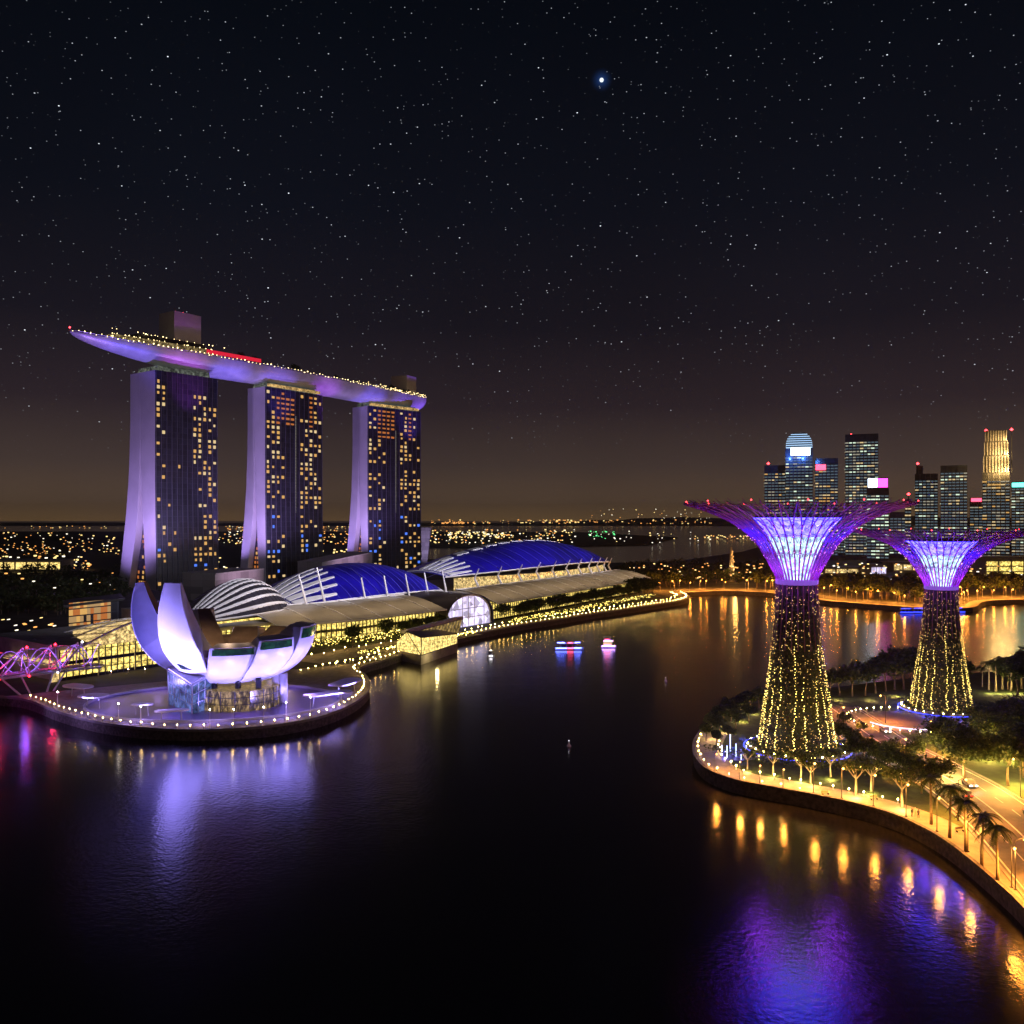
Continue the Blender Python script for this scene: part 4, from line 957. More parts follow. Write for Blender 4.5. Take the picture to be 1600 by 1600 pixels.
def hedge(name, label, P, w, h, n, leafs=.35, fairy=0, mi='leaf'):
    q = MB(); rnd = random.Random(len(P)*7+n)
    for k in range(n):
        f = rnd.random()*(len(P)-1.001); i = int(f); p = P[i].lerp(P[i+1], f-i)
        q.leaf((p.x+rnd.uniform(-w, w), p.y+rnd.uniform(-w, w), LZ+rnd.random()**.7*h), leafs*rnd.uniform(.6, 1.4), rnd, rnd.choice((0, 1)))
    for k in range(fairy):
        f = rnd.random()*(len(P)-1.001); i = int(f); p = P[i].lerp(P[i+1], f-i)
        q.octa((p.x+rnd.uniform(-w, w), p.y+rnd.uniform(-w, w), LZ+rnd.uniform(.3, 1.1)*h), rnd.uniform(.12, .3), 2)
    tag(q.build(name, [M['leaf'], M['leaf2'], M['bulbfairy']]), label, 'planting', kind='stuff')
q = MB(); ribbon(q, [ml(u, 0) for u in range(-34, 86, 6)], 11, 33, LZ+.012); tag(q.build('promenade', M['pave']), kind='structure')
for v, st_ in ((13, 6.5), (28, 7)):
    for u in [(-30 if v > 18 else 2)+st_*k for k in range(int((112 if v > 18 else 80)/st_))]: ls.put(ml(u+R.uniform(-1.2, 1.2), v+R.uniform(-1, 1), LZ), 0, R.uniform(.9, 1.6), 'small warm bollard lamp between promenade and shop fronts', 'bollard lamps before the shop fronts')
for u in (-25, 0, 25, 50, 75): lamp('SPOT', 'terrace_lamp', ml(u, 40, 13), 2600, (1, .62, .2), ml(u, 24, 3), 140, .9, .5)
hedge('undergrowth', 'low clipped hedge lit gold between the terraces by the round quay', [ml(u, 17, 0) for u in range(-6, 80, 10)]+[ml(80, 18, 0)], 1.4, 1.1, 2600, .35, 200)
hedge('undergrowth', 'planting with fairy lights before the golden shop fronts', [ml(u, fv(u)-8, 0) for u in range(-60, 80, 10)], 5, 3.6, 6200, .45, 520)
hedge('undergrowth', 'planting with fairy lights along the promenade below the largest roof', [ml(u, 19+.04*u, 0) for u in range(125, 340, 12)], 3, 2.2, 4200, .5, 420)

# people-high kiosks: crystal pavilion in the water
cp = [gp(619, 1031), gp(658, 1039), gp(715, 1019), gp(680, 1012)]
pv = thing('crystal_pavilion', 'faceted glass pavilion glowing gold, standing in the water on a stone base', 'pavilion', cp[1])
q = MB(); q.hexa([Vector((p.x, p.y, -2)) for p in cp], [Vector((p.x, p.y, 4.0)) for p in cp]); q.build('base', M['concrete'], pv)
cc = sum(cp, Vector())/4; g = [cc+(Vector((p.x, p.y, 0))-cc)*.985 for p in cp]
Z = lambda p, z: Vector((p.x, p.y, z))
a, b_, c, d = g; r1 = Z(a.lerp(b_, .42), 13.2); r2 = Z(b_.lerp(c, .25).lerp(cc, .2), 12.2); r3 = Z(d.lerp(c, .5), 12.4); rb = Z(b_, 10.2)
low = [Z(a, 4.02), Z(b_, 4.02), Z(c, 4.02), Z(d, 4.02)]; eav = [Z(a, 8.2), Z(b_, 11.6), Z(c, 8.6), Z(d, 8.4)]
q = MB()
q.add(low+eav+[r1, r3], [(0, 1, 5, 8, 4), (1, 2, 6, 5), (2, 3, 7, 9, 6), (3, 0, 4, 7)]); gl = q.build('glazing', M['pavil'], pv)
q = MB()
for P_ in ((low[0], low[1]), (low[1], low[2]), (low[0], eav[0]), (low[1], eav[1]), (low[2], eav[2]), (eav[0], r1), (r1, eav[1]), (eav[1], eav[2]), (r1, r3), (r3, eav[2]), (r1, low[1])): q.tube(P_, .22, 5)
for k in range(1, 14): q.tube([low[1].lerp(low[2], k/14), eav[1].lerp(eav[2], k/14)], .07, 4)
for k in range(1, 7): q.tube([low[0].lerp(low[1], k/7), eav[0].lerp(eav[1], k/7)], .07, 4)
for k in (1, 2, 3): q.tube([low[1].lerp(eav[1], k/4), low[2].lerp(eav[2], k/4)], .06, 4); q.tube([low[0].lerp(eav[0], k/4), low[1].lerp(eav[1], k/4)], .06, 4)
q.build('frame', M['dark'], gl)
q = MB(); q.add(eav+[r1, r3], [(0, 4, 5, 3), (1, 2, 5, 4)]); q.build('roof', M['petalside'], pv)
a0 = r1+Vector((.6, 1, .5)); T_ = Vector((c.x+2.5, c.y+6, 16.2)); bv = Vector((-4.5, 8, -1.2)); dn = Vector((0, 0, -1.3)); ce = eav[2]+Vector((.4, 1.5, 0))
q = MB(); q.hexa([p+dn for p in (a0, T_, T_+bv, a0+bv)], [a0, T_, T_+bv, a0+bv]); q.build('roof_wing', M['steel'], pv)
q = MB(); q.add([a0+dn+Vector((0, .5, 0)), ce+Vector((0, .5, 0)), T_+dn+Vector((-.4, .5, 0))], [(0, 1, 2)]); sc2 = q.build('wing_glass', M['pavildim'], pv)
q = MB()
for k in range(2, 17): t_ = k/16; q.tube([a0.lerp(ce, t_)+dn*(1-t_), a0.lerp(T_, t_)+dn], .16, 4)
q.tube([a0+dn, T_+dn], .2, 5); q.build('wing_screen', M['concrete'], sc2)
lamp('POINT', 'pavilion_fill', cc+Vector((6, -22, 4)), 1600, (1, .75, .3), size=.5)  # added light over the water, brightens the pavilion base

# ================================================================== FOOTBRIDGE
bx = [Vector((-250, 212, 8.6)), Vector((-205, 262, 9)), Vector((-173, 299, 9.2)), Vector((-157, 319, 9.0)), Vector((-151, 326, 8.6))]
bl = catmull(bx, 10)
br = thing('footbridge', 'curved tubular footbridge lit violet and red at the left shore', 'footbridge', bl[20])
q = MB()
for i in range(len(bl)-1):
    t_ = (bl[i+1]-bl[i]).normalized(); s = Vector((-t_.y, t_.x, 0))*2.6; q.hexa([bl[i]-s, bl[i+1]-s, bl[i+1]+s, bl[i]+s], [p+Vector((0, 0, .5)) for p in (bl[i]-s, bl[i+1]-s, bl[i+1]+s, bl[i]+s)])
q.build('deck', M['concrete'], br)
fine = resample(bl, .8)
def hel(ph, rad, turns, r, name, m, sgn=1):
    q = MB(); P = []
    for i, p in enumerate(fine):
        t_ = (fine[min(i+1, len(fine)-1)]-fine[max(i-1, 0)]).normalized(); s = Vector((-t_.y, t_.x, 0)); a = ph+sgn*i*.8*2*PI/turns
        P.append(p+Vector((0, 0, 3.6))+s*math.cos(a)*rad+Vector((0, 0, math.sin(a)*rad)))
    q.tube(P, r, 5); q.build(name, m, br); return P
H1 = hel(0, 4.6, 22, .17, 'outer_helix', M['steel']); hel(PI, 4.6, 22, .17, 'outer_helix', M['steel'])
hel(.6, 4.0, 18, .09, 'inner_helix', M['ledpurple'], -1); hel(.6+PI, 4.0, 18, .09, 'inner_helix', M['ledpurple'], -1); hel(2.2, 4.4, 11, .07, 'inner_helix', M['ledpurple'], 1)
tr = resample(bl, 9.5, 1)
for k in range(len(tr)-1):
    t_ = (tr[k+1]-tr[k]).normalized(); s = Vector((t_.y, -t_.x, 0))*3.4
    for sg in (1, -1):
        q = MB(); q.tube([tr[k]+s*sg-Vector((0, 0, .6)), tr[k+1]+s*sg*.45+Vector((0, 0, 8.6))], .3, 6); q.tube([tr[k+1]+s*sg*.45+Vector((0, 0, 8.6)), tr[k+1]+s*sg-Vector((0, 0, .6))], .2, 6); q.build('truss_strut', M['white'], br)
    q = MB(); q.octa(tr[k+1]+s*.45+Vector((0, 0, 9.0)), .55); q.octa(tr[k]+s-Vector((0, 0, .6)), .5); q.build('node_light', M['ledred'] if k % 4 != 2 else M['ledwhite'], br)
    lamp('POINT', 'bridge_lamp', tr[k]+Vector((0, 0, 4.5)), 1300, (1, .03, .1) if k % 2 == 0 else (.26, .1, 1), size=.3)
q = MB(); q.tube([p+Vector((0, 0, -.9)) for p in bl], .45, 6); q.build('bottom_chord', M['white'], br)
for px in (58, -60):
    f = gp(px+4, 1101); f.z = 0; j = min(bl, key=lambda p: abs(800+FP*p.x/p.y-(px-12)))
    for dx, dy in ((-6, -7), (-2, -2), (5, 6), (8, 9)):
        q = MB(); q.tube([f+Vector((dx*.08, 0, -2)), j+Vector((dx, dy, -.8))], [.4, .3], 6); q.build('leg', M['white'], br)

# ================================================================== BOATS
def boat(px, py, ln, label, two, cols):
    p = gp(px, py); o = thing('boat', label, 'boat', p); w = ln*.2; q = MB()
    sect = [(-.5, .75, .9), (-.3, 1, .8), (.1, 1, .8), (.38, .6, 1.0), (.5, .05, 1.3)]
    vs = []
    for x, ww, z in sect: vs += [p+Vector((x*ln, -w*ww*.5, z)), p+Vector((x*ln, w*ww*.5, z)), p+Vector((x*ln*.96, w*ww*.35, -.3)), p+Vector((x*ln*.96, -w*ww*.35, -.3))]
    for i in range(4):
        b0 = i*4; b1 = b0+4; q.add([vs[k] for k in range(b0, b1+4)], [(0, 1, 5, 4), (1, 2, 6, 5), (2, 3, 7, 6), (3, 0, 4, 7)])
    q.add(vs[:4], [(0, 1, 2, 3)]); q.build('hull', M['white'], o)
    q = MB(); q.box(p+Vector((-.06*ln, 0, 1.9)), (ln*.55, w*.75, 1.8)); q.build('cabin', M['win_pale'] if two else M['glass'], o)
    q = MB(); q.box(p+Vector((-.06*ln, 0, 2.95)), (ln*.62, w*.9, .2)); 
    for x in (-.3, -.1, .1, .18): q.tube([p+Vector((x*ln, -w*.4, 1)), p+Vector((x*ln, -w*.4, 2.9))], .06, 4)
    if two: q.box(p+Vector((-.1*ln, 0, 5.2)), (ln*.5, w*.8, .2)); q.tube([p+Vector((-.3*ln, 0, 2.9)), p+Vector((-.3*ln, 0, 5.2))], .08, 4); q.tube([p+Vector((.1*ln, 0, 2.9)), p+Vector((.1*ln, 0, 5.2))], .08, 4)
    q.build('awning', M['white'], o)
    for m_, x0, x1, z in cols:
        q = MB(); q.box(p+Vector(((x0+x1)/2*ln, -w*.5-.12, z)), ((x1-x0)*ln, .25, .5)); q.box(p+Vector(((x0+x1)/2*ln, 0, z+2.4)), ((x1-x0)*ln*.7, w*.5, .25)); q.build('light_strip', m_, o)
    return o
e1 = emit('boat blue light', (.12, .16, 1), 9); e2 = emit('boat red light', (1, .08, .2), 7); e3 = emit('boat violet light', (.5, .25, 1), 8)
boat(890, 1015, 14, 'long low tour boat with blue and red lights on the bay', False, [(e1, -.48, -.1, .9), (e2, -.08, .12, .9), (e1, .14, .4, 1.0)])
boat(951, 1012, 7.5, 'short two-decked boat with violet lights on the bay', True, [(e3, -.45, .4, .9), (e2, -.3, .1, 1.6)])
boat(767, 1027, 3.6, 'tiny white motor boat off the promenade', False, [(M['ledwhite'], -.2, .2, .7)])
for px, py, lb in ((889, 1166, 'small pale buoy floating alone in the dark middle of the bay'), (1040, 1065, 'small buoy floating left of the tall tree tower')):
    p = gp(px, py); o = thing('buoy', lb, 'buoy', p); q = MB(); q.lathe([(.01, -.4), (.5, -.3), (.6, .2), (.25, .6), (.15, 1.3), (.01, 1.4)], 10, p); q.build('float', M['white'], o, True)
    q = MB(); q.octa(p+Vector((0, 0, 1.55)), .14); q.build('light', M['ledwhite'], o)

# ================================================================== SKYLINE
def office(px0, px1, ytop, d, label, m, p, keys, crown=None, step=None, sign=None, beacon=None, cham=False):
    x0, x1 = (px0-800)/FP*d, (px1-800)/FP*d; zt = at(0, ytop, d).z; an = math.atan2((x0+x1)/2, d); xm = (x0+x1)/2; x0, x1 = xm+(x0-xm)*math.cos(an), xm+(x1-xm)*math.cos(an); w = x1-x0; dp = min(w*.6, 22)
    if m is M['officegrey']: pass
    c = Vector(((x0+x1)/2, d+dp/2, LZ)); o = thing('office_tower', label, 'skyscraper', c); o.rotation_euler = (0, 0, -an)
    zb = zt; q = MB()
    if step: zb = at(0, step, d).z
    q.hexa([(x0, d, LZ), (x1, d, LZ), (x1, d+dp, LZ), (x0, d+dp, LZ)], [(x0, d, zb), (x1, d, zb), (x1, d+dp, zb), (x0, d+dp, zb)]); q.build('shaft', m, o)
    q = MB()
    for i in range(1, int(w/7)): q.box((x0+i*7, d-.25, (zb+LZ)/2), (.5, .5, zb-LZ-1))
    q.build('fins', M['concrete'] if m is M['officegrey'] else M['dark'], o)
    its = []; rh = 4.3; cw = 4.8; nc = max(2, int(w/cw)); cw = w/nc
    for r in range(2, int((zb-LZ-6)/rh)):
        z = LZ+r*rh; run = 0; dens = p*R.choice([.4, 1, 1, 1.5])
        for cI in range(nc):
            if R.random() < dens or (run and R.random() < .45): its.append((Vector((x0+cw*(cI+.5), d-.6, z)), 0, cw*R.uniform(.6, 1), 1.7, R.choice(keys))); run = 1
            else: run = 0
        if R.random() < .6:
            for cI in range(int(dp/8)):
                if R.random() < p*1.5: its.append((Vector((x0-.4, d+4+cI*8, z)), PI/2, 5, 1.6, R.choice(keys)))
    R.shuffle(its); its.sort(key=lambda t: -t[2])
    for r in range(2, int((zb-LZ-6)/rh)):
        for cI in range(nc): its.append((Vector((x0+cw*(cI+.5), d-.5, LZ+r*rh)), 0, cw*.8, 1.8, 'win_fill'))  # faint glow added across all panes to lift the dark walls
    windows(o, its)
    if crown:
        for (ya, yb, fx0, fx1, mk) in crown:
            za, zb2 = at(0, ya, d).z, at(0, yb, d).z; q = MB(); q.box(((lerp(x0, x1, (fx0+fx1)/2)), d+dp*.5, (za+zb2)/2), (w*(fx1-fx0), dp*(fx1-fx0) if mk != 'screen' else dp*.5, abs(za-zb2))); q.build('crown', M[mk] if isinstance(mk, str) else mk, o)
    if beacon:
        for bxp, byp in beacon: 
            p_ = at(bxp, byp, d+dp*.3); q = MB(); q.octa(p_, 2.2); q.build('beacon', M['red'], o)
            q = MB(); q.tube([Vector((p_.x, p_.y, zb-1)), p_], .5, 4); q.build('mast', M['dark'], o)
    return o, (x0, x1, d, dp, zb)
KC, KY = ['win_cool', 'win_dim', 'win_pale', 'win_dim'], ['win_pale', 'win_dim', 'win_dim', 'win_warm']
M['crown_dim'] = emit('blue white crown band', (.45, .7, 1), 1.1); M['screen_w'] = emit('screen white', (.7, .85, 1), 4.5); M['screen_p'] = emit('screen pink', (1, .05, .6), 4.5); M['teal'] = emit('teal sign', (.1, .9, .75), 4)
M['sign_red'] = emit('red sign', (1, .06, .12), 4); M['band_w'] = emit('white parapet', (.8, .78, .85), .7); M['bluewash'] = emit('blue crown light', (.15, .35, 1), 3)
office(1197, 1230, 727, 1280, 'dark slab tower, lowest and leftmost of the cluster behind the tall tree tower', M['officeglass'], .28, KY, beacon=[(1202, 724)])
o, (x0, x1, d, dp, zb) = office(1231, 1274, 700, 1250, 'dark glass tower with bright white rounded top behind the tall tree tower', M['officeglass'], .16, KC)
q = MB(); za, zt2 = zb, at(0, 676, d).z
for i in range(7):
    f0 = i/7; zz = lerp(za, zt2, f0); s_ = (1-f0**2.6)**.42; q.box(((x0+x1)/2, d+dp/2, zz+1.1), ((x1-x0)*s_*.96, dp*s_*.96, 1.0))
q.build('crown_bands', M['crown_dim'], o)
q = MB()
for i in range(7):
    f0 = (i+.5)/7; zz = lerp(za, zt2, f0); s_ = (1-f0**2.6)**.42; q.box(((x0+x1)/2, d+dp/2, zz+1.1), ((x1-x0)*s_*.93, dp*s_*.93, 1.8))
q.build('crown', M['officeglass'], o)
q = MB(); q.box((lerp(x0, x1, .55), d-.8, za-5), ((x1-x0)*.7, .8, 11)); q.build('sign', M['crown_w'], o)
for fx in (0, .5, 1): lamp('POINT', 'crown_floodlight', (lerp(x0, x1, fx), d-6, za-14), 26000, (.08, .25, 1), size=1)
o, (x0, x1, d, dp, zb) = office(1277, 1313, 716, 1290, 'dark tower with a small red sign near its top left corner', M['officeglass'], .2, KY)
q = MB(); q.box((lerp(x0, x1, .25), d-.8, zb-13), (14, .8, 8)); q.build('sign', M['sign_red'], o)
office(1325, 1377, 678, 1300, 'tall grey office tower with white parapet and many lit floors between the two tree towers', M['officeglass'], .36, KC, crown=[(678, 687, .3, 1.0, 'band_w')], beacon=[(1333, 679)])
o, (x0, x1, d, dp, zb) = office(1358, 1393, 763, 1180, 'lower tower carrying a white and pink screen', M['officeglass'], .42, ['win_cool', 'win_dim', 'win_cool'])
zt2 = at(0, 746, d).z
q = MB(); q.box(((x0+x1)/2, d+6, (zb+zt2)/2), (x1-x0-2, 10, zt2-zb)); scn = q.build('screen_box', M['dark'], o)
q = MB(); q.box((lerp(x0, x1, .27), d+.6, (zb+zt2)/2), ((x1-x0)*.42, .6, (zt2-zb)*.8)); q.build('white_screen', M['screen_w'], scn)
q = MB(); q.box((lerp(x0, x1, .72), d+.6, (zb+zt2)/2), ((x1-x0)*.44, .6, (zt2-zb)*.8)); q.build('pink_screen', M['screen_p'], scn)
office(1393, 1418, 800, 1350, 'short dark block beside the tower with the pink screen', M['officeglass'], .2, KC)
office(1415, 1425, 780, 1150, 'thin lit tower with a red lamp behind the gap between the tree towers', M['officegrey'], .5, ['win_pale'], beacon=[(1420, 772)])
office(1434, 1470, 740, 1320, 'grey stepped tower with a red lamp on a mast', M['officegrey'], .2, KC, beacon=[(1437, 724)], crown=[(727, 740, .05, .35, 'officegrey')])
office(1475, 1517, 727, 1260, 'dark tower with pale parapet to the right of the stepped tower', M['officeglass'], .34, KC, crown=[(727, 740, .05, .98, 'band_w')])
o, (x0, x1, d, dp, zb) = office(1518, 1539, 778, 1340, 'narrow block with a red sign beside the gold-topped tower', M['officegrey'], .2, KY)
q = MB(); q.box(((x0+x1)/2, d-.8, zb-3), (14, .8, 5)); q.build('sign', M['sign_red'], o)
o, (x0, x1, d, dp, zb) = office(1541, 1584, 738, 1230, 'tall stone tower with golden floodlit top', M['officegrey'], .4, KY, crown=[(712, 738, .03, .95, 'officegrey'), (690, 712, .06, .92, 'officegrey'), (672, 690, .1, .88, 'officegrey')], beacon=[(1545, 672), (1580, 672)])
for ya, yb, fw in ((738, 713, .9), (711, 691, .84), (689, 673, .76)):
    q = MB()
    for k in range(9): q.box((lerp(x0, x1, .5+fw*(k/8-.5)), d-.6, (at(0, ya, d).z+at(0, yb, d).z)/2), (1.3, 1.4, at(0, yb, d).z-at(0, ya, d).z))
    q.build('crown_fins', M['concrete'], o)
for fx in (.12, .37, .63, .88):
    for yy, e in ((737, 1.5), (711, 1.2), (689, .5)): lamp('POINT', 'crown_floodlight', (lerp(x0, x1, fx), d-9, at(0, yy, d).z+1), 15000*e, (1, .62, .2), size=.6)
o, (x0, x1, d, dp, zb) = office(1587, 1640, 752, 1290, 'grey tower with a teal sign at the right edge', M['officegrey'], .3, KC)
q = MB(); q.box((lerp(x0, x1, .3), d-.8, zb-5), (24, .8, 6)); q.build('sign', M['teal'], o)
office(1300, 1326, 800, 1380, 'low dark block in the gap left of the tall grey office tower', M['officeglass'], .2, KC)
# low buildings on the far shore
def lowblock(px0, px1, y0, y1, d, label, key, roof='concrete', name='waterfront_building'):
    x0, x1 = (px0-800)/FP*d, (px1-800)/FP*d; zt = at(0, y0, d).z; o = thing(name, label, 'building', ((x0+x1)/2, d, LZ))
    q = MB(); q.box(((x0+x1)/2, d+15, (zt+LZ)/2), (x1-x0, 30, zt-LZ)); q.build('wall', M['concrete'], o)
    n = max(3, int((x1-x0)/12)); 
    for i in range(n):
        q = MB(); q.box((lerp(x0, x1, (i+.5)/n), d-.3, (zt+LZ)/2+.3), ((x1-x0)/n*.82, .5, (zt-LZ)*.62)); q.build('window_bay', M[key], o)
    q = MB(); q.box(((x0+x1)/2, d+15, zt+.6), (x1-x0+4, 34, 1.1)); q.build('roof', M[roof], o); return o
lowblock(1288, 1360, 888, 900, 960, 'long low hall with pale lit front on the far shore', 'mall2'); lowblock(1361, 1385, 884, 900, 930, 'small bright cube beside the long low hall', 'event')
lowblock(1396, 1440, 880, 905, 1000, 'low lit building behind the second tree tower', 'mall2'); lowblock(1540, 1640, 872, 898, 900, 'broad golden palace-like building at the right of the far shore', 'mall')
lowblock(-30, 95, 876, 886, 1010, 'long bright terminal shed at the far left', 'pavil')
p = at(1143, 855, 840); o = thing('lit_statue', 'small orange lit tower on the headland', 'monument', (p.x, p.y, LZ))
q = MB(); q.lathe([(4, LZ), (3, 12), (1.8, 24), (.8, p.z), (.01, p.z+1)], 8, Vector((p.x, p.y, 0))); q.build('shaft', M['concrete'], o)
q = MB(); [q.octa((p.x+R.uniform(-1, 1)*(p.z-z)*.12, p.y-3, z), .8) for z in [8+i*1.6 for i in range(16)]]; q.build('light_string', M['far_o'], o); lamp('POINT', 'statue_lamp', (p.x, p.y-14, 20), 9000, (1, .5, .12), size=1)
# far shore road, lamps and trees
fr = [p for p in far_edge if p.x < 520]
q = MB(); ribbon(q, fr, 12, 26, LZ+.03); tag(q.build('road', M['asphalt']), kind='structure'); q = MB(); ribbon(q, fr, .5, 8, LZ+.03); tag(q.build('promenade', M['pave']), kind='structure')
fs = Stock(make_lamp(8, .6, 'bulbfar', 'orange street lamp', 'street_lamp', 'street lamp', 'steel', 1.2, 12000, (1, .33, .04)))
for off, st_ in ((10, 17), (27, 21)):
    for p in resample(inset(fr, off), st_): fs.put(Vector((p.x, p.y, LZ)), R.uniform(0, 6), R.uniform(.8, 1.1), 'orange street lamp on the far shore road', 'street lamps of the far shore')
ft = [Stock(make_tree(60+i, 12, 6, 'dark tree', .9, clumps=20, per=34)) for i in range(2)]
for off, st_ in ((34, 11), (50, 13), (70, 16)):
    for p in resample(inset([p for p in far_edge if p.x < 520 and p.x > 230 or p.x > 190], off), st_): R.choice(ft).put(Vector((p.x+R.uniform(-3, 3), p.y+R.uniform(-4, 4), LZ)), R.uniform(0, 6), R.uniform(.8, 1.35), 'dark tree in the belt along the far shore', 'trees of the far shore')
# moored boats with blue lights by the far pier
for k in range(5):
    p = gp(1420+k*19, 953+R.uniform(-.5, .8)); 
    boat(1416+k*20, 958+R.uniform(-.4, .6), 11, 'moored boat with blue lights at the far pier', False, [(M['ledblue'], -.4, .4, .9)])['group'] = 'moored boats at the far pier'

# ================================================================== TREE TOWERS
def tree_tower(label):
    o = thing('tree_tower', label, 'tree tower', (0, 0, 0)); rnd = random.Random(3)
    TR = [(0, 9.6), (4, 9.0), (11.6, 8.0), (21.5, 6.6), (31.4, 5.5), (39.6, 5.0), (43, 4.9)]; r_at = lambda z: interp(z, TR)
    q = MB(); q.lathe([(r-.5, z) for z, r in TR], 28); q.build('trunk', mat('planted trunk', (.035, .04, .02), .95, 0, .5, 1.2), o)
    q = MB()
    for k in range(7500):
        z = 43*rnd.random()**1.1*.93; a = rnd.uniform(0, 2*PI); r = r_at(z)+rnd.uniform(-.45, .25)
        q.leaf((r*math.cos(a), r*math.sin(a), z), rnd.uniform(.16, .38), rnd, rnd.choice((0, 1, 1, 0, 2)))
    q.build('foliage', [M['leaf'], M['leaf2'], mat('reddish leaves', (.12, .035, .03), .7)], o)
    for k in range(18):
        a = 2*PI*k/18+.1+rnd.uniform(-.1, .1); q = MB(); z = .4; cab = []; zt_ = rnd.uniform(17, 34); ph_ = rnd.uniform(0, 6)
        while z < zt_:
            r = r_at(z)+rnd.uniform(.1, .4); aa = a+rnd.uniform(-.03, .03)+.03*math.sin(z*.35+ph_)
            if rnd.random() < .88: q.octa((r*math.cos(aa), r*math.sin(aa), z), lerp(.19, .09, z/34)*rnd.uniform(.5, 1.15))
            cab.append((r*math.cos(aa), r*math.sin(aa), z)); z += lerp(.5, .9, z/32)*rnd.uniform(.7, 1.3)
        q.tube(cab, .025, 3, 1)
        q.build('light_string', [M['bulbfairy'], M['dark']], o)
    q = MB()
    for k in range(1500):
        z = 42*rnd.random()**1.4; a = rnd.uniform(0, 2*PI); r = r_at(z)+.3; q.octa((r*math.cos(a), r*math.sin(a), z), rnd.uniform(.06, .12))
    q.build('fairy_lights', M['fairydim'], o)['kind'] = 'stuff'
    for k in range(24):
        a = 2*PI*k/24; q = MB(); q.tube([((r_at(z)+.15)*math.cos(a), (r_at(z)+.15)*math.sin(a), z) for z in (26, 32, 38, 43.2)], .16, 5); q.build('trunk_rib', M['ribdark'], o)
    # funnel, its uplight put into emission instead of lamps
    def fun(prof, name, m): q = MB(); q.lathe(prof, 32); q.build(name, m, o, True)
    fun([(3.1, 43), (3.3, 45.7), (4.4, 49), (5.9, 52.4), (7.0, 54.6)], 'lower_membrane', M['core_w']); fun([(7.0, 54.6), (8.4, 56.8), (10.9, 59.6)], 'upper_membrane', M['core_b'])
    q = MB(); q.lathe([(11, 59.5), (11.2, 59.9), (10.6, 60), (.1, 59.2)], 32); q.build('membrane_rim', M['dark'], o)
    q = MB(); q.lathe([(5.0, 42.4), (5.3, 42.6), (5.3, 43.6), (4.9, 43.8)], 28); q.build('collar', emit('violet collar', (.3, .12, .8), .5), o)
    # branches: one shared mesh turned round the trunk
    BR = [(4.95, 43), (5.3, 44.6), (7.4, 48.6), (10.4, 53.3), (15.4, 57.7), (21.8, 60.8), (28.6, 63.0)]
    def bp_(r): return interp(r, BR)
    P = catmull([Vector((r, 0, z)) for r, z in BR], 4); nP = len(P); na = 42
    q = MB(); q.tube(P[:17], [lerp(.26, .19, i/16) for i in range(17)], 5)
    for s in (-1, 1):
        pts = []
        for i in range(15, nP):
            f = (i-15)/(nP-16); a = s*f**.8*PI/na*1.0; pts.append(Vector((P[i].x*math.cos(a), P[i].x*math.sin(a), P[i].z+f*.4*(s > 0))))
        q.tube(pts, [lerp(.19, .11, i/len(pts)) for i in range(len(pts))], 4)
    # twigs: chevron links to the neighbours, and short rising tips
    for i in (11, 14, 17, 20, 23):
        if i >= nP: continue
        a = 2*PI/na; r = P[i].x; r2 = P[min(i-2, nP-1)].x
        m_ = Vector((r2*math.cos(a/2), r2*math.sin(a/2), P[i-2].z)); q.tube([P[i], m_], .07, 4); q.tube([m_, Vector((r*math.cos(a), r*math.sin(a), P[i].z))], .07, 4)
    for s in (-1, 0, 1):
        a = s*PI/na; q.tube([Vector((24*math.cos(a), 24*math.sin(a), bp_(24))), Vector((27.2*math.cos(a*.6), 27.2*math.sin(a*.6), bp_(27.2)+1.1+.5*s))], .06, 4)
    b0 = q.build('branch', M['rod'], o)
    for k in range(1, na):
        c = b0.copy(); COL.objects.link(c); c.parent = o; c.rotation_euler = (0, 0, 2*PI*k/na)
    for r in (8.5, 12.5, 17.5, 23.0, 27.4):
        q = MB(); q.tube([(r*math.cos(2*PI*k/68), r*math.sin(2*PI*k/68), bp_(r)+(.35 if k % 2 else -.1)) for k in range(69)], .07, 4); q.build('hoop', M['rod'], o)
    q = MB()
    for k in range(200):
        a = 2*PI*rnd.randrange(na)/na; r = 5+10*rnd.random(); q.octa((r*math.cos(a), r*math.sin(a), bp_(r)-.25), .12)
    q.build('branch_lights', emit('magenta bulb', (.9, .25, 1), 2.2, sample=False), o)['kind'] = 'stuff'
    for k in range(0, na, 3):
        a = 2*PI*k/na; q = MB(); q.octa((28.4*math.cos(a), 28.4*math.sin(a), 63.6), .22); q.build('tip_light', M['red'], o)
    # planter mound and blue ring
    q = MB(); q.lathe([(9, 1.4), (11.4, 1.1), (12.6, .2), (12.7, 0)], 36); q.build('planter', M['land'], o)
    q = MB()
    for k in range(1500):
        a = rnd.uniform(0, 2*PI); r = rnd.uniform(9, 12.4); q.leaf((r*math.cos(a), r*math.sin(a), 1.2+rnd.random()*.8), rnd.uniform(.2, .45), rnd, k % 2)
    q.build('planter_foliage', [M['leaf'], M['leaf2']], o)['kind'] = 'stuff'
    q = MB(); q.lathe([(13.1, .3), (13.3, .3), (13.3, .5), (13.1, .5), (13.1, .3)], 48); q.build('blue_light_ring', M['ledblue'], o)
    for k in range(26):
        a = 2*PI*k/26+.08; q = MB(); q.octa((12.2*math.cos(a), 12.2*math.sin(a), 1.1), .2); q.build('ground_light', M['bulb'], o)
    return o
tt = tree_tower('tall tree-shaped tower with glowing trumpet crown, nearest and left of the pair')
tt.location = T1
t2 = dup(tt, T2, .13, .885, 'smaller tree-shaped tower with glowing trumpet crown, further right and behind')
t2.scale = (.93, .93, .88)
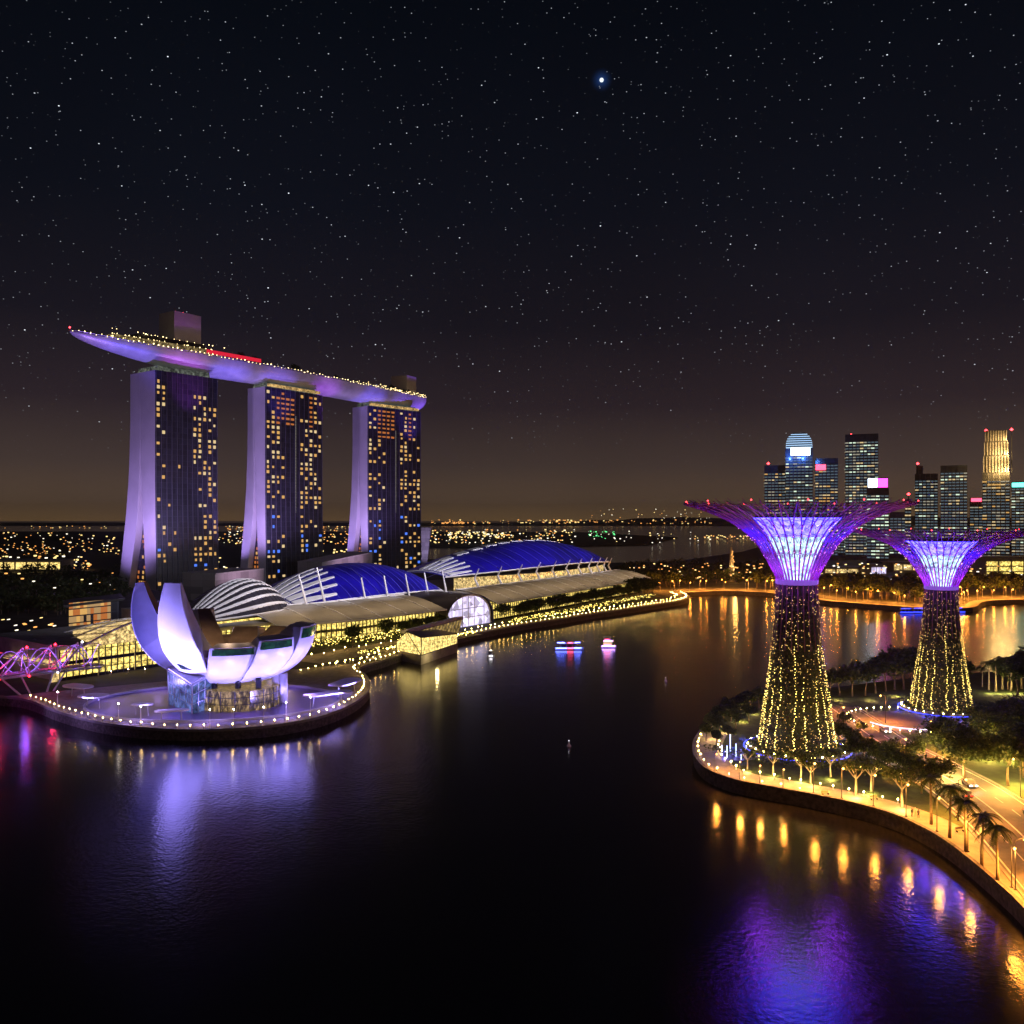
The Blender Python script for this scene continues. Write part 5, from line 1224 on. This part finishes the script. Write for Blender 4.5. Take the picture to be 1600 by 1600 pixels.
for T, s in ((T1, 1), (T2, .89)):
    for k in range(8):
        a = 2*PI*k/8+.2; lamp('POINT', 'branch_uplight', T+Vector((9.5*math.cos(a), 9.5*math.sin(a), 44))*s if False else T+Vector((9.5*s*math.cos(a), 9.5*s*math.sin(a), 44*s)), 1150*s, (.36, .05, 1), size=.4)
    for k in range(6):
        a = 2*PI*k/6; lamp('POINT', 'canopy_uplight', T+Vector((17*s*math.cos(a), 17*s*math.sin(a), 53*s)), 560*s, (.2, .04, 1), size=.4)
    for k in range(8):
        a = 2*PI*k/8; lamp('SPOT', 'trunk_uplight', T+Vector((13.6*s*math.cos(a), 13.6*s*math.sin(a), 1.6)), 2600, (1, .72, .18), T+Vector((4*math.cos(a), 4*math.sin(a), 20)), 60, .8, .3)
        lamp('POINT', 'pool_lamp', T+Vector((15*s*math.cos(a), 15*s*math.sin(a), 1)), 420, (.03, .05, 1), size=.2)

# ================================================================== PARK
dk = [Stock(make_tree(90+i, 11, 5, 'dark park tree', .6, clumps=28, per=46)) for i in range(3)]
def put(st, px, py, s, label, group=None): return st.put(gp(px, py, LZ), R.uniform(0, 6.2), s, label, group)
for px, py, s in ((1297, 1084, .75), (1312, 1087, .8), (1332, 1088, .95), (1352, 1087, 1.0), (1368, 1083, 1.05), (1384, 1080, 1.15), (1398, 1078, 1.25), (1412, 1077, 1.3), (1424, 1078, 1.15), (1500, 1070, .8), (1512, 1068, .7)):
    put(R.choice(dk), px, py, s, 'dark bushy tree in the row between the two tree towers', 'dark trees between the tree towers')
for px, py, s in ((1590, 1088, 1.2), (1620, 1082, 1.4), (1575, 1078, .9)): put(R.choice(dk), px, py, s, 'dark dense tree beside the lit palms at the right edge', 'dark trees at the right edge')
for px, py, s in ((1103, 1158, .42), (1112, 1146, .5), (1124, 1150, .45), (1130, 1136, .55), (1142, 1127, .6), (1150, 1140, .5), (1158, 1120, .6), (1172, 1113, .6), (1170, 1130, .5), (1186, 1106, .55), (1120, 1165, .35), (1140, 1160, .4)):
    put(R.choice(dk), px, py, s, 'low dark tree on the left tip of the park', 'low trees on the park tip')
for px, py, s in ((1312, 1160, .5), (1322, 1172, .6), (1338, 1182, .55), (1345, 1150, .35), (1320, 1138, .4), (1395, 1192, .5), (1412, 1204, .5), (1372, 1206, .6), (1390, 1215, .65), (1432, 1196, .55), (1350, 1196, .6), (1328, 1196, .55)):
    put(R.choice(dk), px, py, s, 'low dark tree on the lawn right of the tall tree tower', 'lawn trees beside the tall tree tower')
big = Stock(make_tree(120, 12.5, 6.4, 'leafy tree', .42, clumps=44, per=90))
put(big, 1478, 1200, .95, 'big leafy tree speckled with light, in front of the smaller tree tower'); put(big, 1508, 1222, 1.0, 'big leafy tree beside the road, right of the speckled one')
for px, py, s in ((1545, 1180, .8), (1575, 1228, .95), (1600, 1215, 1.0), (1560, 1160, .75), (1530, 1150, .7), (1610, 1170, 1), (1585, 1140, .7), (1640, 1240, 1)): put(big, px, py, s, 'green leafy tree on the lawn right of the road', 'trees right of the road')
for px, py, s in ((1420, 1222, .62), (1440, 1240, .7), (1470, 1234, .6)): put(R.choice(dk), px, py, s, 'dark slender tree between the quay and the park road', 'trees between quay and road')
for px, py in ((1477, 1205), (1500, 1215), (1570, 1232), (1595, 1222), (1545, 1184), (1462, 1196)): lamp('POINT', 'tree_uplight', gp(px, py+6, LZ)+Vector((0, 0, 2.6)), 5200, (1, .6, .13), size=.3)
for px, py in ((1478, 1200), (1508, 1222), (1575, 1228), (1545, 1180), (1600, 1215)): lamp('POINT', 'crown_fill', gp(px, py, LZ)+Vector((-.5, -2.2, 6.2)), 900, (1, .72, .16), size=.3)  # lights added inside the crowns so the leaves glow
pm = Stock(make_palm(7, 9.2, 'tall palm'))
for px, py, s, lb in ((1455, 1288, 1.0, 'tall slim palm, first from the group of strollers along the quay'), (1484, 1309, 1.03, 'tall palm, second from the strollers along the quay'), (1509, 1331, .95, 'leaning palm, third from the strollers along the quay'), (1534, 1353, .93, 'palm beside the white banner on the quay'), (1559, 1378, .95, 'palm with dark spread crown, nearest of the quay palms')):
    put(pm, px, py, s, lb, 'palms along the quay')
for px, py in ((1455, 1288), (1484, 1309), (1509, 1331), (1534, 1353), (1559, 1378)): lamp('SPOT', 'palm_uplight', gp(px, py+5, LZ)+Vector((.5, 0, .6)), 1500, (1, .55, .1), gp(px, py, LZ)+Vector((0, 0, 8)), 70, .8, .2)
pl = Stock(make_palm(9, 8.5, 'lit palm', True))
for px, py, s in ((1545, 1078, 1.1), (1556, 1080, 1.2), (1566, 1077, 1.25), (1580, 1079, 1.3), (1596, 1076, 1.35), (1608, 1079, 1.2), (1535, 1073, .8)): put(pl, px, py, s, 'floodlit palm in the grove at the right edge', 'floodlit palms at the right edge')
for px in (1548, 1562, 1578, 1595): lamp('POINT', 'palm_uplight', gp(px, 1084, LZ)+Vector((0, 0, 1)), 900, (1, .72, .22), size=.3)
fg = [Stock(make_frangipani(40+i, 6.2, 'lit branching tree')) for i in range(2)]
for i, (px, py, s) in enumerate(((1168, 1202, .75), (1208, 1210, .85), (1251, 1218, 1.0), (1267, 1225, .85), (1298, 1214, .95), (1337, 1243, 1.2), (1361, 1236, 1.1), (1410, 1262, 1.25))):
    lb = ['small uplit branching tree on the park tip, leftmost of its row', 'uplit branching tree in front of the left foot of the tall tree tower', 'uplit branching tree straight below the tall tree tower', 'forked uplit tree close right of the one below the tower', 'uplit branching tree below the right foot of the tall tree tower', 'uplit branching tree on the paving, left of a pair', 'uplit branching tree on the grass, right of a pair', 'uplit branching tree on the paving, nearest the strollers'][i]
    put(fg[i % 2], px, py, s, lb, 'uplit branching trees along the quay'); lamp('POINT', 'tree_uplight', gp(px, py+5, LZ)+Vector((0, 0, .8)), 1100, (1, .66, .18), size=.2)
# sodium lamps along the promenade and road
sd = Stock(make_lamp(6.5, .28, 'bulbsod', 'orange quay lamp', 'quay_lamp', 'street lamp', 'dark', .9, 8800, (1, .37, .05), .88))
qedge = inset(right_edge, 1.4)
for px, py in ((1112, 1205), (1138, 1222), (1172, 1232), (1212, 1240), (1255, 1247), (1300, 1256), (1345, 1267), (1382, 1282), (1420, 1300), (1470, 1330), (1540, 1385), (1590, 1432), (1640, 1480)):
    tgt = gp(px, py, LZ); p = min(qedge, key=lambda e: (e-tgt).length); sc = 1 if px > 1250 else .62
    t_ = sd.put(Vector((p.x, p.y, LZ)), -PI/2, sc, 'orange lamp post at the edge of the right quay', 'orange lamps of the right quay')
rl = Stock(make_lamp(8, .28, 'bulbsod', 'orange road lamp', 'street_lamp', 'street lamp', 'dark', 1.4, 32000, (1, .3, .035), .97))
for p, s in [(p, s) for i, p in enumerate(resample(road_c, 17, 6)) for s in ((8.0,) if i % 2 else (-8.0,))]:
    a = min(range(len(road_c)), key=lambda k: (road_c[k]-p).length); t_ = (road_c[min(a+1, len(road_c)-1)]-road_c[max(a-1, 0)]).normalized()
    pp = p+Vector((-t_.y, t_.x, 0))*(s*1.15); rl.put(Vector((pp.x, pp.y, LZ)), math.atan2(t_.x, -t_.y)*1+(PI if s > 0 else 0), 1, 'orange lamp post beside the park road', 'orange lamps of the park road')
wl = Stock(make_lamp(.8, .17, 'bulb', 'small white bollard lamp'))
for k in range(26):
    a = PI*.45+k*PI*1.15/25; wl.put(Vector((pc.x+18*math.cos(a), pc.y+16*math.sin(a), LZ)), 0, 1, 'small white bollard lamp at the rim of the round plaza', 'white bollard lamps of the plaza')
for p in resample(inset(right_edge, 6.5)[6:46], 3.4): wl.put(Vector((p.x+R.uniform(-.5, .5), p.y, LZ)), 0, R.uniform(.7, 1.1), 'small pale bollard lamp at the inner edge of the right quay', 'pale bollard lamps of the right quay')
for p in resample(inset(right_edge, 1.2)[2:34], 4.2): wl.put(Vector((p.x, p.y, LZ)), 0, R.uniform(.6, 1), 'small pale bollard lamp on the curved tip of the right quay', 'pale bollard lamps of the quay tip')
hedge('undergrowth', 'low planting on the lawn round the tall tree tower', [gp(x, y, 0) for x, y in ((1120, 1190), (1180, 1205), (1240, 1212), (1300, 1218), (1360, 1225), (1420, 1240))], 3.5, 1.3, 4200, .3, 14)
hedge('undergrowth', 'low planting between the plaza and the smaller tree tower', [gp(x, y, 0) for x, y in ((1440, 1120), (1480, 1128), (1530, 1122), (1580, 1130))], 5, 1.4, 3000, .35, 0)
# light band along the plaza
q = MB(); P_ = [Vector((pc.x+13*math.cos(a), pc.y+11*math.sin(a), LZ+.35)) for a in [PI*1.05+PI*.62*k/20 for k in range(21)]]; q.tube(P_, .14, 4); tag(q.build('light_band', emit('plaza band light', (.8, .65, 1), 2.2)), 'thin white light band curving round the plaza', 'light')
q = MB(); pe = gp(1146, 1180, LZ); q.add([(pe.x+7.5*math.cos(2*PI*k/24), pe.y+5*math.sin(2*PI*k/24), LZ+.03) for k in range(24)], [tuple(range(24))]); tag(q.build('fountain_pool', M['pond']), kind='structure')
for px, py, h in ((1128, 1178, 2.2), (1136, 1184, 3.0), (1141, 1176, 4.6), (1150, 1182, 3.2), (1158, 1187, 2.6), (1166, 1178, 2.2)):
    p = gp(px, py, LZ); q = MB(); q.tube([p, p+Vector((0, 0, h))], .13, 6); o = tag(q.build('light_column', M['colwhite'], loc=p), 'slim blue-white light column in the pool on the park tip', 'light column', 'light columns of the park tip')
for px, py in ((1132, 1181), (1148, 1176), (1160, 1184), (1314, 1192), (1331, 1160)): lamp('POINT', 'pool_lamp', gp(px, py, LZ)+Vector((0, 0, 1.4)), 700, (.03, .05, 1), size=.2)
def make_car():
    o = thing('car', 'car', 'car'); q = MB()
    prof = [(-2.2, .35), (-2.25, .8), (-1.5, .95), (-.9, 1.42), (.55, 1.42), (1.2, .95), (2.1, .82), (2.2, .38)]
    q.hexa([Vector((x, -.85, z)) for x, z in prof], [Vector((x, .85, z)) for x, z in prof]); q.build('body', M['carpaint'], o)
    q = MB(); q.hexa([Vector((x, -.87, z)) for x, z in ((-1.25, 1.0), (-.85, 1.36), (.5, 1.36), (.95, 1.0))], [Vector((x, .87, z)) for x, z in ((-1.25, 1.0), (-.85, 1.36), (.5, 1.36), (.95, 1.0))]); q.build('windows', M['glass'], o)
    for x in (-1.35, 1.35):
        for y in (-.8, .8):
            q = MB(); q.tube([(x, y-.1, .33), (x, y+.1, .33)], .33, 12); q.build('wheel', M['dark'], o)
    for y in (-.6, .6):
        q = MB(); q.box((2.19, y, .66), (.12, .36, .2)); q.build('headlight', M['headlight'], o)
        q = MB(); q.box((-2.25, y, .72), (.1, .38, .2)); q.build('tail_light', M['taillight'], o)
    lo = lamp('SPOT', 'headlamp', (2.4, 0, .7), 900, (1, .9, .7), (12, 0, .1), 60, .6, .1); lo.parent = o
    return o
M['carpaint'] = mat('silver car paint', (.45, .45, .47), .3, .5); M['headlight'] = emit('headlight', (1, .9, .7), 16); M['taillight'] = emit('tail light', (1, .02, .01), 7)
cs = Stock(make_car())
for i, off, dr, lb in ((9, 5.6, 1, 'silver car on the park road nearest the plaza'), (15, 2.1, 1, 'silver car on the park road beside the speckled tree'), (20, -5.8, -1, 'oncoming silver car in the outer lane of the park road'), (24, 2.0, 1, 'silver car in the inner lane near the right edge'), (26, -2.2, -1, 'oncoming silver car near the right edge of the road'), (29, 5.8, 1, 'nearest silver car on the park road')):
    a, b_ = road_c[i], road_c[i+1]; t_ = (b_-a).normalized(); p = a+Vector((-t_.y, t_.x, 0))*off
    cs.put(Vector((p.x, p.y, LZ+.03)), math.atan2(t_.y, t_.x)+(0 if dr > 0 else PI), 1, lb, 'cars on the park road')
for px, py in ((1112, 1152), (1134, 1140), (1160, 1124), (1178, 1112), (1322, 1172), (1345, 1190), (1392, 1208), (1310, 1090), (1360, 1090), (1400, 1084)): lamp('POINT', 'garden_lamp', gp(px, py+4, LZ)+Vector((0, 0, 1.2)), 800, (1, .62, .18), size=.2)
# banner on the quay
p = gp(1531, 1330, LZ); o = thing('banner', 'white vertical banner on a pole by the quay palms', 'banner', p); q = MB(); q.tube([p, p+Vector((0, 0, 5.4))], .06, 6); q.build('pole', M['steel'], o)
q = MB(); q.box(p+Vector((.5, 0, 4.1)), (.9, .06, 2.4)); q.build('cloth', M['white'], o)
# benches
bn = MB(); bn.box((0, 0, .44), (1.8, .5, .08)); be = thing('bench', 'bench', 'bench'); bn.build('seat', M['palebark'], be)
for s in (-.7, .7):
    q = MB(); q.box((s, 0, .2), (.1, .42, .4)); q.build('leg', M['dark'], be)
q = MB(); q.box((0, .25, .72), (1.8, .06, .4)); q.build('backrest', M['palebark'], be); bs = Stock(be)
for px, py, lb in ((1366, 1250, 'bench on the quay below the pair of uplit trees'), (1500, 1300, 'bench between the second and third quay palms'), (1290, 1242, 'bench on the paving left of the pair of uplit trees')): bs.put(gp(px, py, LZ), .3, 1, lb)
# strollers
def person(px, py, label, top, rz):
    p = gp(px, py, LZ); J = {'pel': (0, 0, .95), 'che': (0, 0, 1.3), 'nec': (0, 0, 1.47), 'hea': (0, .02, 1.63), 'cro': (0, 0, 1.73), 'lk': (-.1, -.05, .5), 'lf': (-.1, .02, .06), 'lt': (-.1, -.14, .04), 'rk': (.1, .06, .5), 'rf': (.1, .12, .06), 'rt': (.1, -.04, .04),
         'ls': (-.2, 0, 1.38), 'le': (-.25, .03, 1.1), 'lh': (-.23, -.06, .86), 'rs': (.2, 0, 1.38), 're': (.25, .03, 1.1), 'rh': (.22, -.08, .88)}
    E_ = [('pel', 'che'), ('che', 'nec'), ('nec', 'hea'), ('hea', 'cro'), ('pel', 'lk'), ('lk', 'lf'), ('lf', 'lt'), ('pel', 'rk'), ('rk', 'rf'), ('rf', 'rt'), ('che', 'ls'), ('ls', 'le'), ('le', 'lh'), ('che', 'rs'), ('rs', 're'), ('re', 'rh')]
    rad = {'pel': .15, 'che': .16, 'nec': .06, 'hea': .1, 'cro': .07, 'lk': .07, 'rk': .07, 'lf': .05, 'rf': .05, 'lt': .04, 'rt': .04, 'ls': .07, 'rs': .07, 'le': .045, 're': .045, 'lh': .04, 'rh': .04}
    ks = list(J); me = bpy.data.meshes.new('person'); me.from_pydata([J[k] for k in ks], [(ks.index(a), ks.index(b)) for a, b in E_], [])
    me.skin_vertices.new() if hasattr(me.skin_vertices, 'new') else None
    o = bpy.data.objects.new('person', me); COL.objects.link(o); m_ = o.modifiers.new('skin', 'SKIN')
    if not me.skin_vertices:
        bpy.context.view_layer.objects.active = o
    if me.skin_vertices:
        for i, k in enumerate(ks): me.skin_vertices[0].data[i].radius = (rad[k], rad[k])
        me.skin_vertices[0].data[0].use_root = True
    o.modifiers.new('sub', 'SUBSURF').levels = 1
    me.materials.append(top); o.location = p; o.rotation_euler = (0, 0, rz); tag(o, label, 'person', 'strollers on the right quay'); return o
person(1425, 1276, 'person in dark clothes standing on the quay, left of the strollers', M['cloth1'], .3); person(1430, 1275, 'person in pale clothes in the middle of the strollers on the quay', M['cloth2'], 1.2); person(1435, 1278, 'person in dark clothes at the right of the strollers on the quay', M['cloth1'], -1)
# ================================================================== NIGHT HAZE
hm = bpy.data.materials.new('haze'); hm.use_nodes = True; hn = hm.node_tree.nodes
hn.remove(hn['Principled BSDF']); pvn = hn.new('ShaderNodeVolumePrincipled'); pvn.inputs['Color'].default_value = (.9, .88, .88, 1); pvn.inputs['Density'].default_value = 5e-5; pvn.inputs['Anisotropy'].default_value = .3
hm.node_tree.links.new(pvn.outputs[0], hn['Material Output'].inputs['Volume'])
q = MB(); q.box((0, 5900, 130), (29000, 13400, 278)); tag(q.build('haze', hm), kind='stuff')
